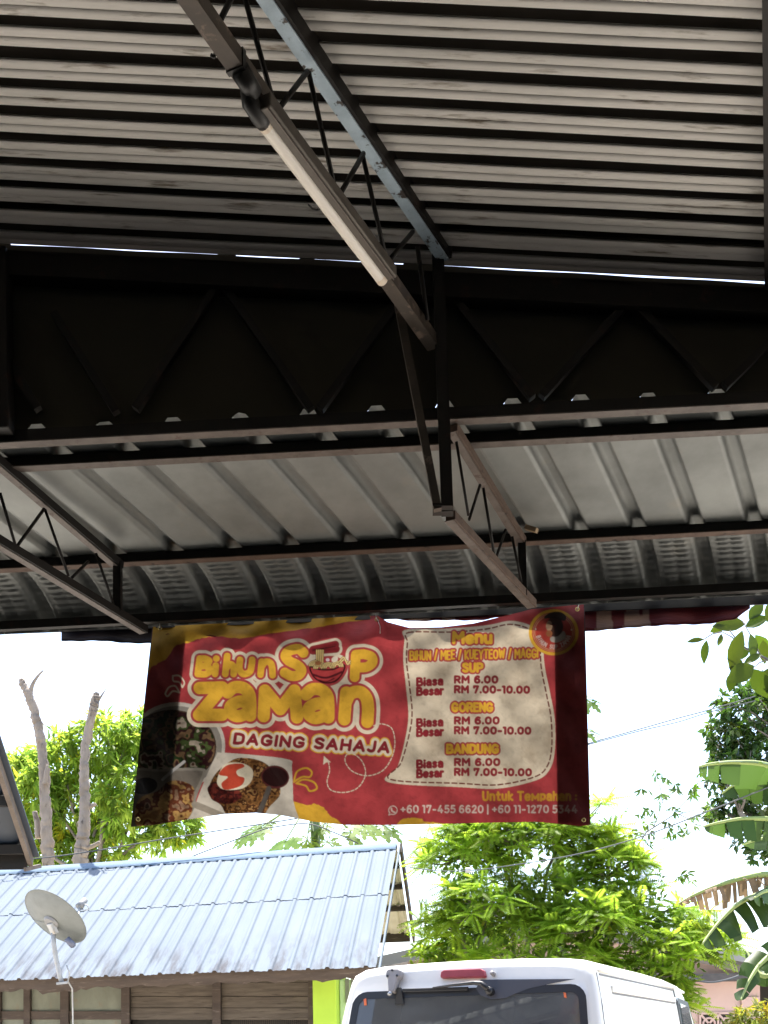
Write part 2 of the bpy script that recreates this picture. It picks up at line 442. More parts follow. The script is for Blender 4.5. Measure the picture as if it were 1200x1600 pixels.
# canopy trusses (upper chord, lower chord, end post, bent bar web)
def canopy_truss(lower, upper, post, web, mats):
    dlow = YW - .03
    l0 = P(lower[0][0], lower[0][1], dlow) if lower[2] is None else lower[2]
    def along(p, px):            # point at the same vertical plane (direction A) seen at column px
        n_ = Vector((Dh.y, -Dh.x, 0)); return n_
    n_ = Vector((Dh.y, -Dh.x, 0))
    f = lambda q: on_plane(q[0], q[1], l0, n_)
    MB().beam(f(lower[0]), f(lower[1]), .030, .026).build('truss_chord', mats[0], shed)
    d_ = (f(lower[1]) - f(lower[0])).normalized() * .001
    MB().beam(f(lower[0]) + Vector((-.006, -.002, -.0142)), f(lower[1]) + Vector((-.006, -.002, -.0142)) - d_, .026, .0022).build('chord_flange', m_flange, shed)
    MB().beam(f(upper[0]), f(upper[1]), .028, .026).build('truss_chord', mats[0], shed)
    MB().beam(f(upper[0]) + Vector((-.006, -.002, -.0142)), f(upper[1]) + Vector((-.006, -.002, -.0142)) - d_, .024, .0022).build('chord_flange', m_flange, shed)
    MB().beam(f(post[0]), f(post[1]), .026, .026, (0, 1, 0)).build('truss_post', m_dark, shed)
    for a, b in web: MB().tube([f(a), f(b)], .0048, 6).build('web_bar', m_dark, shed, smooth=True)
canopy_truss(((704, 806), (832, 944), P(704, 806, YW - .03)), ((708, 668), (816, 846)), ((815, 846), (817, 932)),
             [((713, 690), (732, 806)), ((750, 758), (733, 812)), ((755, 762), (772, 866)), ((790, 828), (775, 872)), ((800, 838), (817, 922))], (m_rust,))
lq = on_plane(225, 984, canopy_pt(0, L2 - .05, -.03), Vector((0, 1, 0)))
nA = Vector((Dh.y, -Dh.x, 0))
lstart = on_plane(-90, 792, P(225, 984, 4.03), nA)
canopy_truss(((-90, 792), (226, 984), P(225, 984, 4.03)), ((-90, 646), (188, 884)), ((184, 880), (184, 958)),
             [((0, 770), (24, 852)), ((69, 795), (27, 853)), ((70, 795), (107, 900)), ((138, 877), (112, 903)), ((150, 864), (177, 944))], (m_dark,))
# broken stub of timber at the purlin end
m_wood = mat('pale_wood', (.42, .31, .19), (.30, .21, .12), .8, scale=20, stretch=(1, .2, 1))
MB().beam(P(822, 824, 3.86), P(839, 829, 3.84), .018, .014).build('timber_stub', m_wood, shed)

# ------------------------------------------------------------------ fluorescent light on the blue truss
light = thing('fluorescent_light', 'unlit white fluorescent tube on a brown batten under the blue truss', 'tube light', tuple(hz(500, 310, 2.0)))
n_ = Vector((dB.y, -dB.x, 0)).normalized()
H_T = 1.975
q0, q1 = hz(409, 188, H_T), hz(598, 438, H_T)
ax = (q1 - q0).normalized()
pts = [q0 + (q1 - q0) * t for t in (0, .03, .97, 1)]
MB().tube([q0 + ax * .02, q1 - ax * .02], .0150, 20, False).build('tube', m_tube, light, smooth=True)
for a, b in ((q0, q0 + ax * .021), (q1 - ax * .021, q1)):
    MB().tube([a, b], .0155, 20).build('end_cap', m_cap, light, smooth=False, bevel=.002)
side = Vector((ax.y, -ax.x, 0))
c0 = q0 + side * .026 + Vector((0, 0, .010)); c1 = q1 + side * .026 + Vector((0, 0, .010))
MB().beam(c0 - ax * .03, c1 + ax * .0, .030, .030).build('batten', m_batten, light, bevel=.003)
MB().beam(c0 - ax * .03 + side * .006 - Vector((0, 0, .0165)), c1 + side * .006 - Vector((0, 0, .0165)), .003, .003).build('batten_lip', m_flange, light)
h0 = q0 - ax * .045
MB().tube([h0 - ax * .012 + Vector((0, 0, .022)), h0 + Vector((0, 0, .006)), q0 - ax * .004, q0 + ax * .008], [.014, .0185, .0185, .0165], 14).build('lamp_holder', m_tape, light, smooth=True)
MB().tube([h0 - ax * .05 + side * .01 + Vector((0, 0, .03)), h0 + side * .01 + Vector((0, 0, .02))], .020, 10).build('tape', m_tape, light, smooth=True)
MB().tube([B0 + (B1 - B0) * t + Vector((-.012 + .004 * math.sin(t * 60), 0, .022 + .003 * math.sin(t * 47))) for t in np.linspace(.30, .80, 40)], .0032, 6).build('supply_cable', m_rope, light, smooth=True)
for t in (.5, .58, .66, .74):
    q = B0 + (B1 - B0) * t; MB().beam(q - dB.normalized() * .006, q + dB.normalized() * .006, .041, .040).build('cable_clip', m_tape, light)
wp = [P(482, 320, 2.75), P(488, 326, 2.74), P(494, 328, 2.73), P(500, 327, 2.73)]
MB().tube(wp, .0022, 6).build('loose_wire', m_rope, light, smooth=True)
MB().tube([P(330, 86, 2.32), P(334, 89, 2.32), P(336, 84, 2.32)], .004, 6).build('wire_knot', m_rope, light, smooth=True)

# ------------------------------------------------------------------ banner artwork (flat print, drawn in photo pixels)
S_ = 1.3; AX0, AY0, AW, AH = 200, 930, 730, 370
NX, NY = int(AW * S_), int(AH * S_)
GX, GY = np.meshgrid(AX0 + (np.arange(NX) + .5) / S_, AY0 + (np.arange(NY) + .5) / S_)
ART = np.zeros((NY, NX, 3)); ART[:] = srgb(188, 58, 64)
def vnoise(scale, seed, octv=4, ax=1.0):
    r = np.random.default_rng(seed); out = np.zeros((NY, NX)); amp = 1; tot = 0
    for o in range(octv):
        sx, sy = scale / 2 ** o, scale / 2 ** o * ax
        gw, gh = int(AW / sx) + 3, int(AH / sy) + 3
        g = r.random((gh, gw))
        fx = (GX - AX0) / sx; fy = (GY - AY0) / sy
        ix = fx.astype(int); iy = fy.astype(int); tx = fx - ix; ty = fy - iy
        tx = tx * tx * (3 - 2 * tx); ty = ty * ty * (3 - 2 * ty)
        v = (g[iy, ix] * (1 - tx) + g[iy, ix + 1] * tx) * (1 - ty) + (g[iy + 1, ix] * (1 - tx) + g[iy + 1, ix + 1] * tx) * ty
        out += v * amp; tot += amp; amp *= .55
    return out / tot
def smooth_pts(pts, closed=False, k=8):
    p = np.array(pts, float); n = len(p); out = []
    rngi = range(n if closed else n - 1)
    for i in rngi:
        if closed: a, b, c, d = p[(i - 1) % n], p[i], p[(i + 1) % n], p[(i + 2) % n]
        else: a, b, c, d = p[max(i - 1, 0)], p[i], p[i + 1], p[min(i + 2, n - 1)]
        for t in np.arange(k) / k:
            out.append(.5 * ((2 * b) + (c - a) * t + (2 * a - 5 * b + 4 * c - d) * t * t + (3 * b - a - 3 * c + d) * t ** 3))
    if not closed: out.append(p[-1])
    return np.array(out)
def win(x0, y0, x1, y1):
    i0 = max(0, int((x0 - AX0) * S_)); i1 = min(NX, int((x1 - AX0) * S_) + 2)
    j0 = max(0, int((y0 - AY0) * S_)); j1 = min(NY, int((y1 - AY0) * S_) + 2)
    return slice(j0, j1), slice(i0, i1)
def seg_dist(strokes, pad=26):
    allp = np.concatenate([np.array(s, float).reshape(-1, 2) for s in strokes])
    w = win(allp[:, 0].min() - pad, allp[:, 1].min() - pad, allp[:, 0].max() + pad, allp[:, 1].max() + pad)
    X, Y = GX[w], GY[w]; D = np.full(X.shape, 1e9)
    for s in strokes:
        s = np.array(s, float).reshape(-1, 2)
        if len(s) == 1: s = np.vstack([s, s + .01])
        for a, b in zip(s[:-1], s[1:]):
            dx, dy = b - a; l2 = dx * dx + dy * dy + 1e-9
            t = np.clip(((X - a[0]) * dx + (Y - a[1]) * dy) / l2, 0, 1)
            D = np.minimum(D, np.hypot(X - a[0] - t * dx, Y - a[1] - t * dy))
    return w, D
def blend(w, alpha, col):
    col = np.asarray(col, float); A = np.clip(alpha, 0, 1)[..., None]; ART[w] = ART[w] * (1 - A) + col * A
def paint_d(w, D, r, col): blend(w, .5 + (r - D) * S_, col)
def inside(poly):
    poly = np.array(poly); w = win(poly[:, 0].min() - 3, poly[:, 1].min() - 3, poly[:, 0].max() + 3, poly[:, 1].max() + 3)
    X, Y = GX[w], GY[w]; acc = np.zeros(X.shape)
    for ox in (-.25, .25):
        for oy in (-.25, .25):
            c = np.zeros(X.shape, bool); xx, yy = X + ox / S_, Y + oy / S_
            for a, b in zip(poly, np.roll(poly, -1, 0)):
                if a[1] == b[1]: continue
                c ^= ((a[1] > yy) != (b[1] > yy)) & (xx < (b[0] - a[0]) * (yy - a[1]) / (b[1] - a[1]) + a[0])
            acc += c
    return w, acc / 4
def fill(poly, col, k=1.0):
    w, m = inside(poly); blend(w, m * k, col); return w, m
def ell(cx, cy, rx, ry, rot=0, n=40, a0=0, a1=360):
    t = np.radians(np.linspace(a0, a1, n, endpoint=(a1 - a0) < 360)); r = math.radians(rot)
    x, y = rx * np.cos(t), ry * np.sin(t)
    return np.stack([cx + x * math.cos(r) - y * math.sin(r), cy + x * math.sin(r) + y * math.cos(r)], 1)
YEL, CREAM, RED, DRED, WHITE = srgb(236, 178, 20), srgb(232, 214, 184), srgb(188, 58, 64), srgb(150, 34, 44), srgb(238, 226, 208)
BLK = srgb(48, 18, 18)
nzA = vnoise(60, 3); nzB = vnoise(14, 5); nzC = vnoise(5, 8, 3); nzD = vnoise(130, 11)
W_ALL = (slice(0, NY), slice(0, NX))
# torn yellow corners
def ragged(poly, seed, col, amp=7):
    w, m = inside(poly); r = vnoise(16, seed)[w]; 
    from_edge = m
    blend(w, m, col)
rg = lambda pts, s: np.array([(x + random.uniform(-s, s), y + random.uniform(-s, s)) for x, y in pts])
fill(rg(smooth_pts([(228, 930), (590, 930), (578, 964), (530, 974), (480, 982), (420, 990), (374, 997), (336, 994), (312, 998), (296, 1004), (276, 1008), (262, 1028), (240, 1040), (225, 1050)], True, 6), 1.0), YEL)
fill(rg(smooth_pts([(452, 1254), (478, 1258), (492, 1256), (506, 1262), (515, 1274), (528, 1282), (540, 1300), (452, 1300)], True, 6), .9), YEL)
fill(rg(smooth_pts([(620, 1290), (628, 1280), (640, 1278), (658, 1279), (664, 1284), (690, 1287), (700, 1300), (620, 1300)], True, 6), .7), YEL)
# ---- stroke lettering
G = {}
def g(ch, w, *strokes): G[ch] = (w, strokes)
L_ = lambda *p: ('l', p)
C_ = lambda *p: ('c', p)
g('B', .62, L_((0, 0), (0, 1), (.34, 1)), C_((.34, 1), (.52, .9), (.52, .62), (.34, .53)), L_((0, .53), (.36, .53)), C_((.36, .53), (.6, .44), (.6, .1), (.36, 0)), L_((.36, 0), (0, 0)))
g('I', 0, L_((0, 0), (0, 1))); g('H', .6, L_((0, 0), (0, 1)), L_((.6, 0), (.6, 1)), L_((0, .5), (.6, .5)))
g('U', .58, C_((0, 1), (0, .45), (.08, .08), (.29, 0), (.5, .08), (.58, .45), (.58, 1)))
g('N', .62, L_((0, 0), (0, 1), (.62, 0), (.62, 1))); g('M', .78, L_((0, 0), (.02, 1), (.39, .4), (.76, 1), (.78, 0)))
g('E', .48, L_((.48, 1), (0, 1), (0, 0), (.48, 0)), L_((0, .52), (.42, .52))); g('K', .56, L_((0, 0), (0, 1)), L_((.54, 1), (.02, .45), (.56, 0)))
g('Y', .62, L_((0, 1), (.31, .5), (.62, 1)), L_((.31, .5), (.31, 0))); g('T', .6, L_((0, 1), (.6, 1)), L_((.3, 1), (.3, 0)))
g('O', .7, C_((.35, 1), (.08, .85), (0, .5), (.08, .15), (.35, 0), (.62, .15), (.7, .5), (.62, .85), (.35, 1)))
g('W', .9, L_((0, 1), (.2, 0), (.45, .8), (.7, 0), (.9, 1))); g('A', .68, L_((0, 0), (.34, 1), (.68, 0)), L_((.12, .3), (.56, .3)))
g('G', .68, C_((.62, .82), (.36, 1), (.08, .85), (0, .5), (.08, .15), (.36, 0), (.62, .14), (.66, .42)), L_((.66, .42), (.38, .42)))
g('S', .52, C_((.5, .86), (.3, 1), (.06, .92), (.02, .7), (.26, .52), (.5, .36), (.48, .08), (.22, 0), (0, .12)))
g('P', .54, L_((0, 0), (0, 1), (.3, 1)), C_((.3, 1), (.54, .88), (.54, .56), (.3, .44)), L_((.3, .44), (0, .44)))
g('R', .58, L_((0, 0), (0, 1), (.32, 1)), C_((.32, 1), (.56, .9), (.56, .58), (.32, .46)), L_((.32, .46), (0, .46)), L_((.3, .46), (.58, 0)))
g('D', .62, L_((0, 0), (0, 1), (.28, 1)), C_((.28, 1), (.56, .86), (.62, .5), (.56, .14), (.28, 0)), L_((.28, 0), (0, 0)))
g('J', .42, C_((.42, 1), (.42, .35), (.36, .06), (.16, 0), (0, .12))); g('Z', .56, L_((0, 1), (.56, 1), (0, 0), (.56, 0)))
g('a', .46, C_((.02, .6), (.2, .72), (.42, .62), (.46, .4)), L_((.46, .4), (.46, 0)), C_((.46, .3), (.3, .42), (.08, .36), (0, .18), (.1, .02), (.3, .02), (.46, .2)))
g('e', .5, C_((.02, .34), (.5, .38), (.44, .62), (.24, .7), (.04, .58), (0, .3), (.1, .06), (.3, 0), (.48, .1)))
g('n', .46, L_((0, 0), (0, .7)), C_((0, .45), (.1, .66), (.3, .7), (.44, .56), (.46, .3), (.46, 0)))
g('u', .46, C_((0, .7), (0, .3), (.06, .06), (.22, 0), (.4, .08), (.46, .3)), L_((.46, .7), (.46, 0)))
g('i', 0, L_((0, 0), (0, .62)), L_((0, .95), (0, .96))); g('s', .38, C_((.36, .6), (.2, .7), (.04, .6), (.1, .42), (.3, .32), (.36, .12), (.18, 0), (0, .08)))
g('r', .3, L_((0, 0), (0, .7)), C_((0, .45), (.1, .64), (.3, .68))); g('t', .36, L_((.16, .95), (.16, .12)), C_((.16, .2), (.2, .02), (.36, .02)), L_((0, .68), (.36, .68)))
g('k', .44, L_((0, 0), (0, 1)), L_((.4, .68), (.02, .32), (.44, 0))); g('h', .46, L_((0, 0), (0, 1)), C_((0, .42), (.1, .62), (.3, .68), (.44, .54), (.46, .3), (.46, 0)))
g('m', .74, L_((0, 0), (0, .7)), L_((0, .66), (.37, .2), (.74, .66)), L_((.74, .7), (.74, 0)))
g('p', .48, L_((0, -.05), (0, .7)), C_((0, .5), (.2, .72), (.46, .6), (.46, .2), (.2, .1), (0, .26)))
g('0', .6, C_((.3, 1), (.07, .85), (0, .5), (.07, .15), (.3, 0), (.53, .15), (.6, .5), (.53, .85), (.3, 1)))
g('1', .22, L_((0, .98), (.2, .98), (.2, 0))); g('2', .5, C_((.02, .84), (.24, 1), (.46, .9), (.46, .66), (.3, .4), (0, 0)), L_((0, 0), (.52, 0)))
g('3', .5, L_((.03, 1), (.46, 1), (.2, .6)), C_((.2, .6), (.46, .52), (.5, .25), (.34, .03), (.14, 0), (0, .1)))
g('4', .62, L_((.36, 1), (0, .27), (.62, .27)), L_((.46, .5), (.46, 0)))
g('5', .5, L_((.46, 1), (.08, 1), (.05, .55)), C_((.05, .56), (.3, .6), (.5, .46), (.48, .16), (.28, 0), (0, .08)))
g('6', .54, C_((.5, .92), (.3, 1), (.08, .82), (0, .45), (.06, .12), (.28, 0), (.5, .1), (.54, .32), (.42, .55), (.22, .58), (.02, .4)))
g('7', .52, L_((0, .8), (0, 1), (.52, 1), (.2, 0))); g('-', .32, L_((0, .4), (.32, .4))); g('.', 0, L_((0, .02), (0, .03))); g(':', 0, L_((0, .1), (0, .11)), L_((0, .55), (0, .56)))
g('/', .36, L_((0, -.08), (.36, 1.08))); g('|', 0, L_((0, -.2), (0, 1.1))); g('+', .5, L_((0, .45), (.5, .45)), L_((.25, .2), (.25, .7)))
def text(s, x0, x1, y0b, h, y1b=None, gap=.30, space=.5, italic=0.0, bob=0):
    y1b = y0b if y1b is None else y1b
    adv = []; cx = 0
    for i, ch in enumerate(s):
        if ch == ' ': cx += space; continue
        adv.append((ch, cx)); cx += G[ch][0] + gap
    tot = cx - gap; sx = (x1 - x0) / tot
    out = []
    for k, (ch, ox) in enumerate(adv):
        dyb = bob * math.sin(k * 2.1)
        for kind, pts in G[ch][1]:
            pp = np.array(pts, float); 
            if kind == 'c': pp = smooth_pts(pp, False, 5)
            X = x0 + (ox + pp[:, 0]) * sx + italic * pp[:, 1] * h
            f = (X - x0) / (x1 - x0); Y = y0b + (y1b - y0b) * f - pp[:, 1] * h + dyb
            out.append(np.stack([X, Y], 1))
    return out
def layers(strokes, *ls):
    w, D = seg_dist(strokes)
    for r, c in ls: paint_d(w, D, r, c)
sm = lambda *p: smooth_pts(p, False, 6)
# ---- food photographs printed at the lower left
def food(poly, cols, s, seed, thr=None):
    w, m = inside(poly); a = vnoise(s, seed, 3)[w]; b = vnoise(s * .5, seed + 1, 3, .6)[w]; c = vnoise(s * .8, seed + 2, 3)[w]
    t = (a - a.min()) / (np.ptp(a) + 1e-6) * len(cols); t = np.clip(t + (c - .5) * 2.4, 0, len(cols) - .01)
    e = vnoise(s * 2.2, seed + 5, 2)[w]; colr = np.array(cols)[t.astype(int)] * (.30 + 1.0 * b)[..., None] * (.35 + 1.3 * e)[..., None]
    A = m[..., None]; ART[w] = ART[w] * (1 - A) + colr * A
fill(ell(276, 1165, 76, 68), srgb(214, 204, 188)); fill(ell(276, 1166, 71, 63), srgb(150, 142, 130))
fill(ell(268, 1167, 70, 58), srgb(70, 48, 34))
food(ell(268, 1167, 68, 56), [srgb(70, 34, 26), srgb(40, 60, 26), srgb(120, 92, 62), srgb(60, 28, 30), srgb(70, 86, 40), srgb(178, 160, 140), srgb(96, 48, 30)], 17, 21)
fill(smooth_pts([(204, 1208), (250, 1202), (314, 1200), (320, 1212), (306, 1250), (300, 1300), (200, 1300)], True, 4), srgb(150, 142, 128))
fill(smooth_pts([(204, 1212), (250, 1206), (310, 1204), (315, 1212), (300, 1250), (294, 1300), (200, 1300)], True, 4), srgb(122, 112, 100))
food(smooth_pts([(246, 1236), (262, 1222), (282, 1220), (302, 1230), (302, 1252), (292, 1280), (240, 1290), (212, 1288), (216, 1250)], True, 5), [srgb(166, 112, 54), srgb(196, 150, 80), srgb(120, 60, 34), srgb(170, 130, 100), srgb(90, 60, 34)], 15, 33)
fill(ell(226, 1228, 20, 13, -8), srgb(30, 22, 20))
layers([[(254, 1218), (270, 1204), (288, 1190)]], (2.2, srgb(180, 176, 170)))
fill(smooth_pts([(338, 1180), (345, 1176), (400, 1180), (452, 1187), (456, 1200), (458, 1250), (456, 1300), (300, 1300), (304, 1262), (322, 1214)], True, 4), srgb(214, 203, 184))
fill(smooth_pts([(304, 1252), (330, 1262), (356, 1274), (350, 1280), (318, 1268), (300, 1260)], True, 4), srgb(160, 148, 130))
food(smooth_pts([(326, 1232), (336, 1210), (356, 1192), (376, 1184), (410, 1190), (430, 1210), (438, 1240), (420, 1262), (400, 1290), (360, 1280), (345, 1258), (330, 1248)], True, 5), [srgb(120, 74, 34), srgb(160, 108, 54), srgb(86, 48, 24), srgb(178, 132, 76), srgb(100, 40, 24)], 9, 44)
food(smooth_pts([(324, 1232), (340, 1222), (368, 1232), (378, 1244), (360, 1256), (336, 1252)], True, 5), [srgb(96, 30, 26), srgb(70, 24, 22), srgb(120, 44, 34)], 7, 51)
fill(smooth_pts([(341, 1212), (352, 1194), (376, 1192), (394, 1202), (393, 1220), (378, 1232), (352, 1234), (340, 1226)], True, 6), srgb(236, 222, 190))
fill(smooth_pts([(342, 1210), (354, 1196), (376, 1193), (382, 1198), (370, 1204), (372, 1212), (382, 1216), (376, 1228), (352, 1234), (346, 1224), (356, 1214)], True, 6), srgb(208, 66, 38))
fill(ell(430, 1214, 22, 18, 8), srgb(96, 40, 40)); fill(ell(430, 1214, 20, 15, 8), srgb(46, 20, 20))
layers([[(420, 1232), (412, 1254), (400, 1280)]], (4, srgb(96, 88, 80)))
# ---- big title: cream halo, red line, yellow fill
ax_ = lambda dx, dy: [sm((356 + dx, 1082 + dy), (366 + dx, 1074 + dy), (380 + dx, 1075 + dy), (389 + dx, 1084 + dy), (391 + dx, 1098 + dy), (391 + dx, 1118 + dy)),
                      sm((389 + dx, 1100 + dy), (376 + dx, 1096 + dy), (362 + dx, 1102 + dy), (360 + dx, 1112 + dy), (370 + dx, 1119 + dy), (384 + dx, 1115 + dy), (390 + dx, 1106 + dy))]
zam = [[(312, 1075), (347, 1074), (311, 1117), (347, 1117)]] + ax_(0, 0) + [[(412, 1119), (414, 1079), (438, 1108), (460, 1079), (464, 1121)]] + ax_(122, 3) + \
      [[(538, 1124), (541, 1082)], sm((540, 1098), (548, 1084), (562, 1081), (572, 1090), (575, 1106), (574, 1128))]
sup = [sm((474, 1020), (466, 1014), (452, 1017), (446, 1025), (452, 1033), (464, 1039), (471, 1047), (466, 1055), (455, 1056), (445, 1051))]
pee = [[(554, 1058), (556, 1023), (568, 1022)], sm((568, 1022), (580, 1026), (582, 1035), (573, 1042), (557, 1043))]
bih = [[(309, 1053), (312, 1029), (320, 1029)], sm((320, 1029), (327, 1033), (320, 1040), (312, 1041)), sm((320, 1040), (329, 1046), (322, 1053), (310, 1053)),
       [(336, 1053), (337, 1040)], [(338, 1029)], [(352, 1053), (355, 1025)], sm((353, 1045), (359, 1038), (365, 1042), (365, 1053)),
       sm((375, 1031), (374, 1045), (380, 1053), (390, 1050), (393, 1040), (394, 1031)), [(407, 1054), (409, 1034)], sm((408, 1043), (415, 1034), (424, 1038), (426, 1055))]
bowl_p = smooth_pts([(485, 1042), (499, 1046), (520, 1046), (538, 1039), (535, 1052), (524, 1064), (508, 1067), (494, 1061), (487, 1052)], True, 5)
chop = [[(489, 1015), (524, 1007)], [(489, 1017), (525, 1014)]]
blob = [bowl_p, sm((488, 1040), (500, 1032), (520, 1030), (536, 1036))]
layers([*zam], (19, CREAM)); layers([*sup], (16.5, CREAM)); layers([*pee], (16, CREAM)); layers([*bih], (13, CREAM)); layers([*blob, *chop], (10, CREAM))
fill(bowl_p, CREAM)
layers([*zam], (13.2, RED)); layers([*sup], (11, RED)); layers([*pee], (11, RED)); layers([*bih], (8.3, RED)); layers([*blob], (5, RED)); layers(chop, (6, DRED))
layers([*zam], (9.6, YEL)); layers([*sup], (7.8, YEL)); layers([*pee], (7.6, YEL)); layers([*bih], (5.2, YEL))
fill(bowl_p, srgb(186, 54, 58)); layers([[tuple(p) for p in bowl_p] + [tuple(bowl_p[0])]], (1.1, BLK))
layers([sm((489, 1054), (510, 1059), (534, 1050))], (1.6, srgb(92, 22, 30))); layers([sm((496, 1062), (510, 1065), (522, 1060))], (.8, srgb(92, 22, 30)))
layers(chop, (2.0, srgb(130, 30, 36))); layers([[(489, 1016), (524, 1010)]], (.6, BLK))
for k in range(4): layers([[(495 + k * 3.2, 1016), (495 + k * 3.0, 1036)]], (1.7, BLK)); 
for k in range(4): layers([[(495 + k * 3.2, 1016), (495 + k * 3.0, 1036)]], (1.15, srgb(236, 200, 120)))
for (cx_, cy_) in ((499, 1044), (513, 1043), (527, 1041), (492, 1040)):
    for r_ in (8.5, 6, 3.5):
        layers([ell(cx_, cy_, r_, r_ * .85, 0, 16, 180, 360)], (1.7, BLK)); layers([ell(cx_, cy_, r_, r_ * .85, 0, 16, 180, 360)], (1.1, srgb(240, 206, 130)))
for r_ in (0, 4): layers([sm((531, 1037 - r_), (537, 1031 - r_), (543, 1034 + r_), (547, 1037 - r_))], (1.6, BLK)); layers([sm((531, 1037 - r_), (537, 1031 - r_), (543, 1034 + r_), (547, 1037 - r_))], (1, srgb(240, 206, 130)))
fill(ell(523, 1030, 5.5, 4.2, -35), srgb(240, 226, 200)); fill(ell(512, 1031, 3, 2.6), srgb(236, 214, 214)); fill(ell(497, 1036, 5, 3.5), srgb(178, 110, 60))
# sub title
st = text('DAGING SAHAJA', 366, 606, 1161, 14.5, 1175, gap=.36, italic=.16, space=.55)
layers(st, (8.2, YEL)); layers(st, (6.4, CREAM)); layers(st, (2.5, srgb(146, 30, 44)))
# splash marks
layers([sm((270, 1056), (280, 1056), (288, 1066), (285, 1074)), sm((285, 1074), (280, 1066), (271, 1064), (270, 1056))], (1.2, CREAM))
layers([sm((258, 1084), (264, 1074), (274, 1072), (280, 1082)), sm((280, 1082), (270, 1080), (262, 1088), (258, 1084))], (1.2, CREAM))
layers([sm((459, 1222), (464, 1206), (478, 1200), (487, 1206), (484, 1214), (472, 1214), (459, 1222)), sm((463, 1224), (474, 1218), (490, 1222), (495, 1232), (484, 1236), (478, 1228), (463, 1224))], (1.4, YEL))
def dashed(pts, on, off, r, col):
    pts = np.array(pts); d = np.r_[0, np.cumsum(np.hypot(*np.diff(pts, axis=0).T))]
    s0 = 0
    while s0 < d[-1]:
        q = np.linspace(s0, min(s0 + on, d[-1]), 4)
        layers([np.stack([np.interp(q, d, pts[:, 0]), np.interp(q, d, pts[:, 1])], 1)], (r, col)); s0 += on + off
dashed(smooth_pts([(513, 1190), (515, 1204), (511, 1222), (518, 1235), (540, 1238), (560, 1230), (571, 1210), (566, 1190), (552, 1178), (541, 1180), (540, 1192), (552, 1206), (575, 1212), (598, 1204), (612, 1184), (617, 1160), (612, 1138), (596, 1131), (584, 1134)], False, 12), 4.6, 2.6, .8, CREAM)
fill(np.array([(506, 1181), (517, 1191), (510, 1191), (505, 1195)]), CREAM)
# menu panel
pan = [(634, 984), (700, 982), (760, 977), (800, 970), (834, 980), (847, 1000), (851, 1040), (860, 1085), (867, 1125), (867, 1172), (859, 1202), (838, 1219), (780, 1232), (720, 1230), (606, 1222), (622, 1196), (634, 1150), (638, 1115), (634, 1070), (630, 1030), (632, 1000)]
pp = smooth_pts(pan, True, 8); w, m = fill(pp, CREAM)
stn = np.clip((nzA - .5) * 1.6 + (nzB - .5) * .5, 0, 1)[w] * m; blend(w, stn * .55, srgb(176, 140, 100))
cen = pp.mean(0); dd = cen - pp; inn = pp + dd / np.hypot(dd[:, 0], dd[:, 1])[:, None] * 6.0
dashed(np.vstack([inn, inn[:1]]), 7.5, 4.5, 1.1, srgb(120, 44, 40))
def head(s, x0, x1, yb, h, g_=.32, y1=None, bob=0, sw=2.0): 
    t = text(s, x0, x1, yb, h, y1, gap=g_, bob=bob); layers(t, (sw + 2.5, RED)); layers(t, (sw, YEL))
head('Menu', 709, 767, 1004, 15.5, .30, sw=2.7, bob=.5)
head('BIHUN / MEE / KUEYTEOW / MAGGI', 641, 840, 1031, 13, .30, 1027, sw=1.35, bob=.6)
head('SUP', 724, 753, 1049, 12, sw=2.1); head('GORENG', 707, 769, 1111, 12, sw=2.0); head('BANDUNG', 699, 778, 1176, 12, sw=2.1)
MT = srgb(158, 34, 48)
for (yb, yr, xe) in ((1071, 1067, 828), (1135, 1131, 830), (1199.5, 1196, 831)):
    layers(text('Biasa', 652, 691, yb, 11, yb - 1.5, gap=.34), (2.0, MT)); layers(text('Besar', 652, 692, yb + 15, 11, yb + 13.5, gap=.34), (2.0, MT))
    layers(text('RM 6.00', 711, xe - 51, yr - .5, 9.6, gap=.36, space=.45), (1.85, MT)); layers(text('RM 7.00-10.00', 711, xe - 1.5, yr + 14.8, 9.6, yr + 15.5, gap=.36, space=.45), (1.85, MT))
layers(text('Untuk Tempahan :', 755, 900, 1250, 12.5, gap=.34, space=.4), (1.8, srgb(226, 160, 24)))
layers(text('+60 17-455 6620 | +60 11-1270 5344', 627, 901, 1269.5, 10.6, gap=.36, space=.34), (1.25, srgb(226, 196, 180)))
layers([ell(614, 1266, 6.6, 6.6, 0, 24, 140, 470), [(607.5, 1273.5), (609, 1269)], [(607.5, 1273.5), (611.5, 1272)]], (.75, srgb(226, 196, 180)))
layers([sm((611.5, 1263), (612.5, 1267), (617, 1269.5))], (1.3, srgb(226, 196, 180)))
# round emblem
fill(ell(865, 988, 39, 36), YEL); fill(ell(865, 988, 34, 31.5), srgb(196, 58, 44))
for r_ in (32, 29.5): layers([np.vstack([ell(865, 988, r_, r_ * .93), ell(865, 988, r_, r_ * .93)[:1]])], (.45, srgb(224, 170, 120)))
fill(smooth_pts([(860, 996), (872, 992), (881, 986), (884, 996), (874, 1003), (862, 1003)], True, 5), srgb(190, 176, 160))
fill(ell(867, 979, 13, 16), srgb(84, 50, 38)); fill(ell(858, 978, 5, 8), srgb(206, 160, 120)); fill(smooth_pts([(850, 966), (858, 958), (874, 956), (884, 962), (882, 970), (866, 966)], True, 5), srgb(60, 40, 32))
fill(ell(858, 990, 5, 5), srgb(190, 110, 60)); layers([[(837, 983)]], (1.3, CREAM)); layers([[(893, 984)]], (1.3, CREAM))
ring = 'BIHUN SUP ZAMAN'
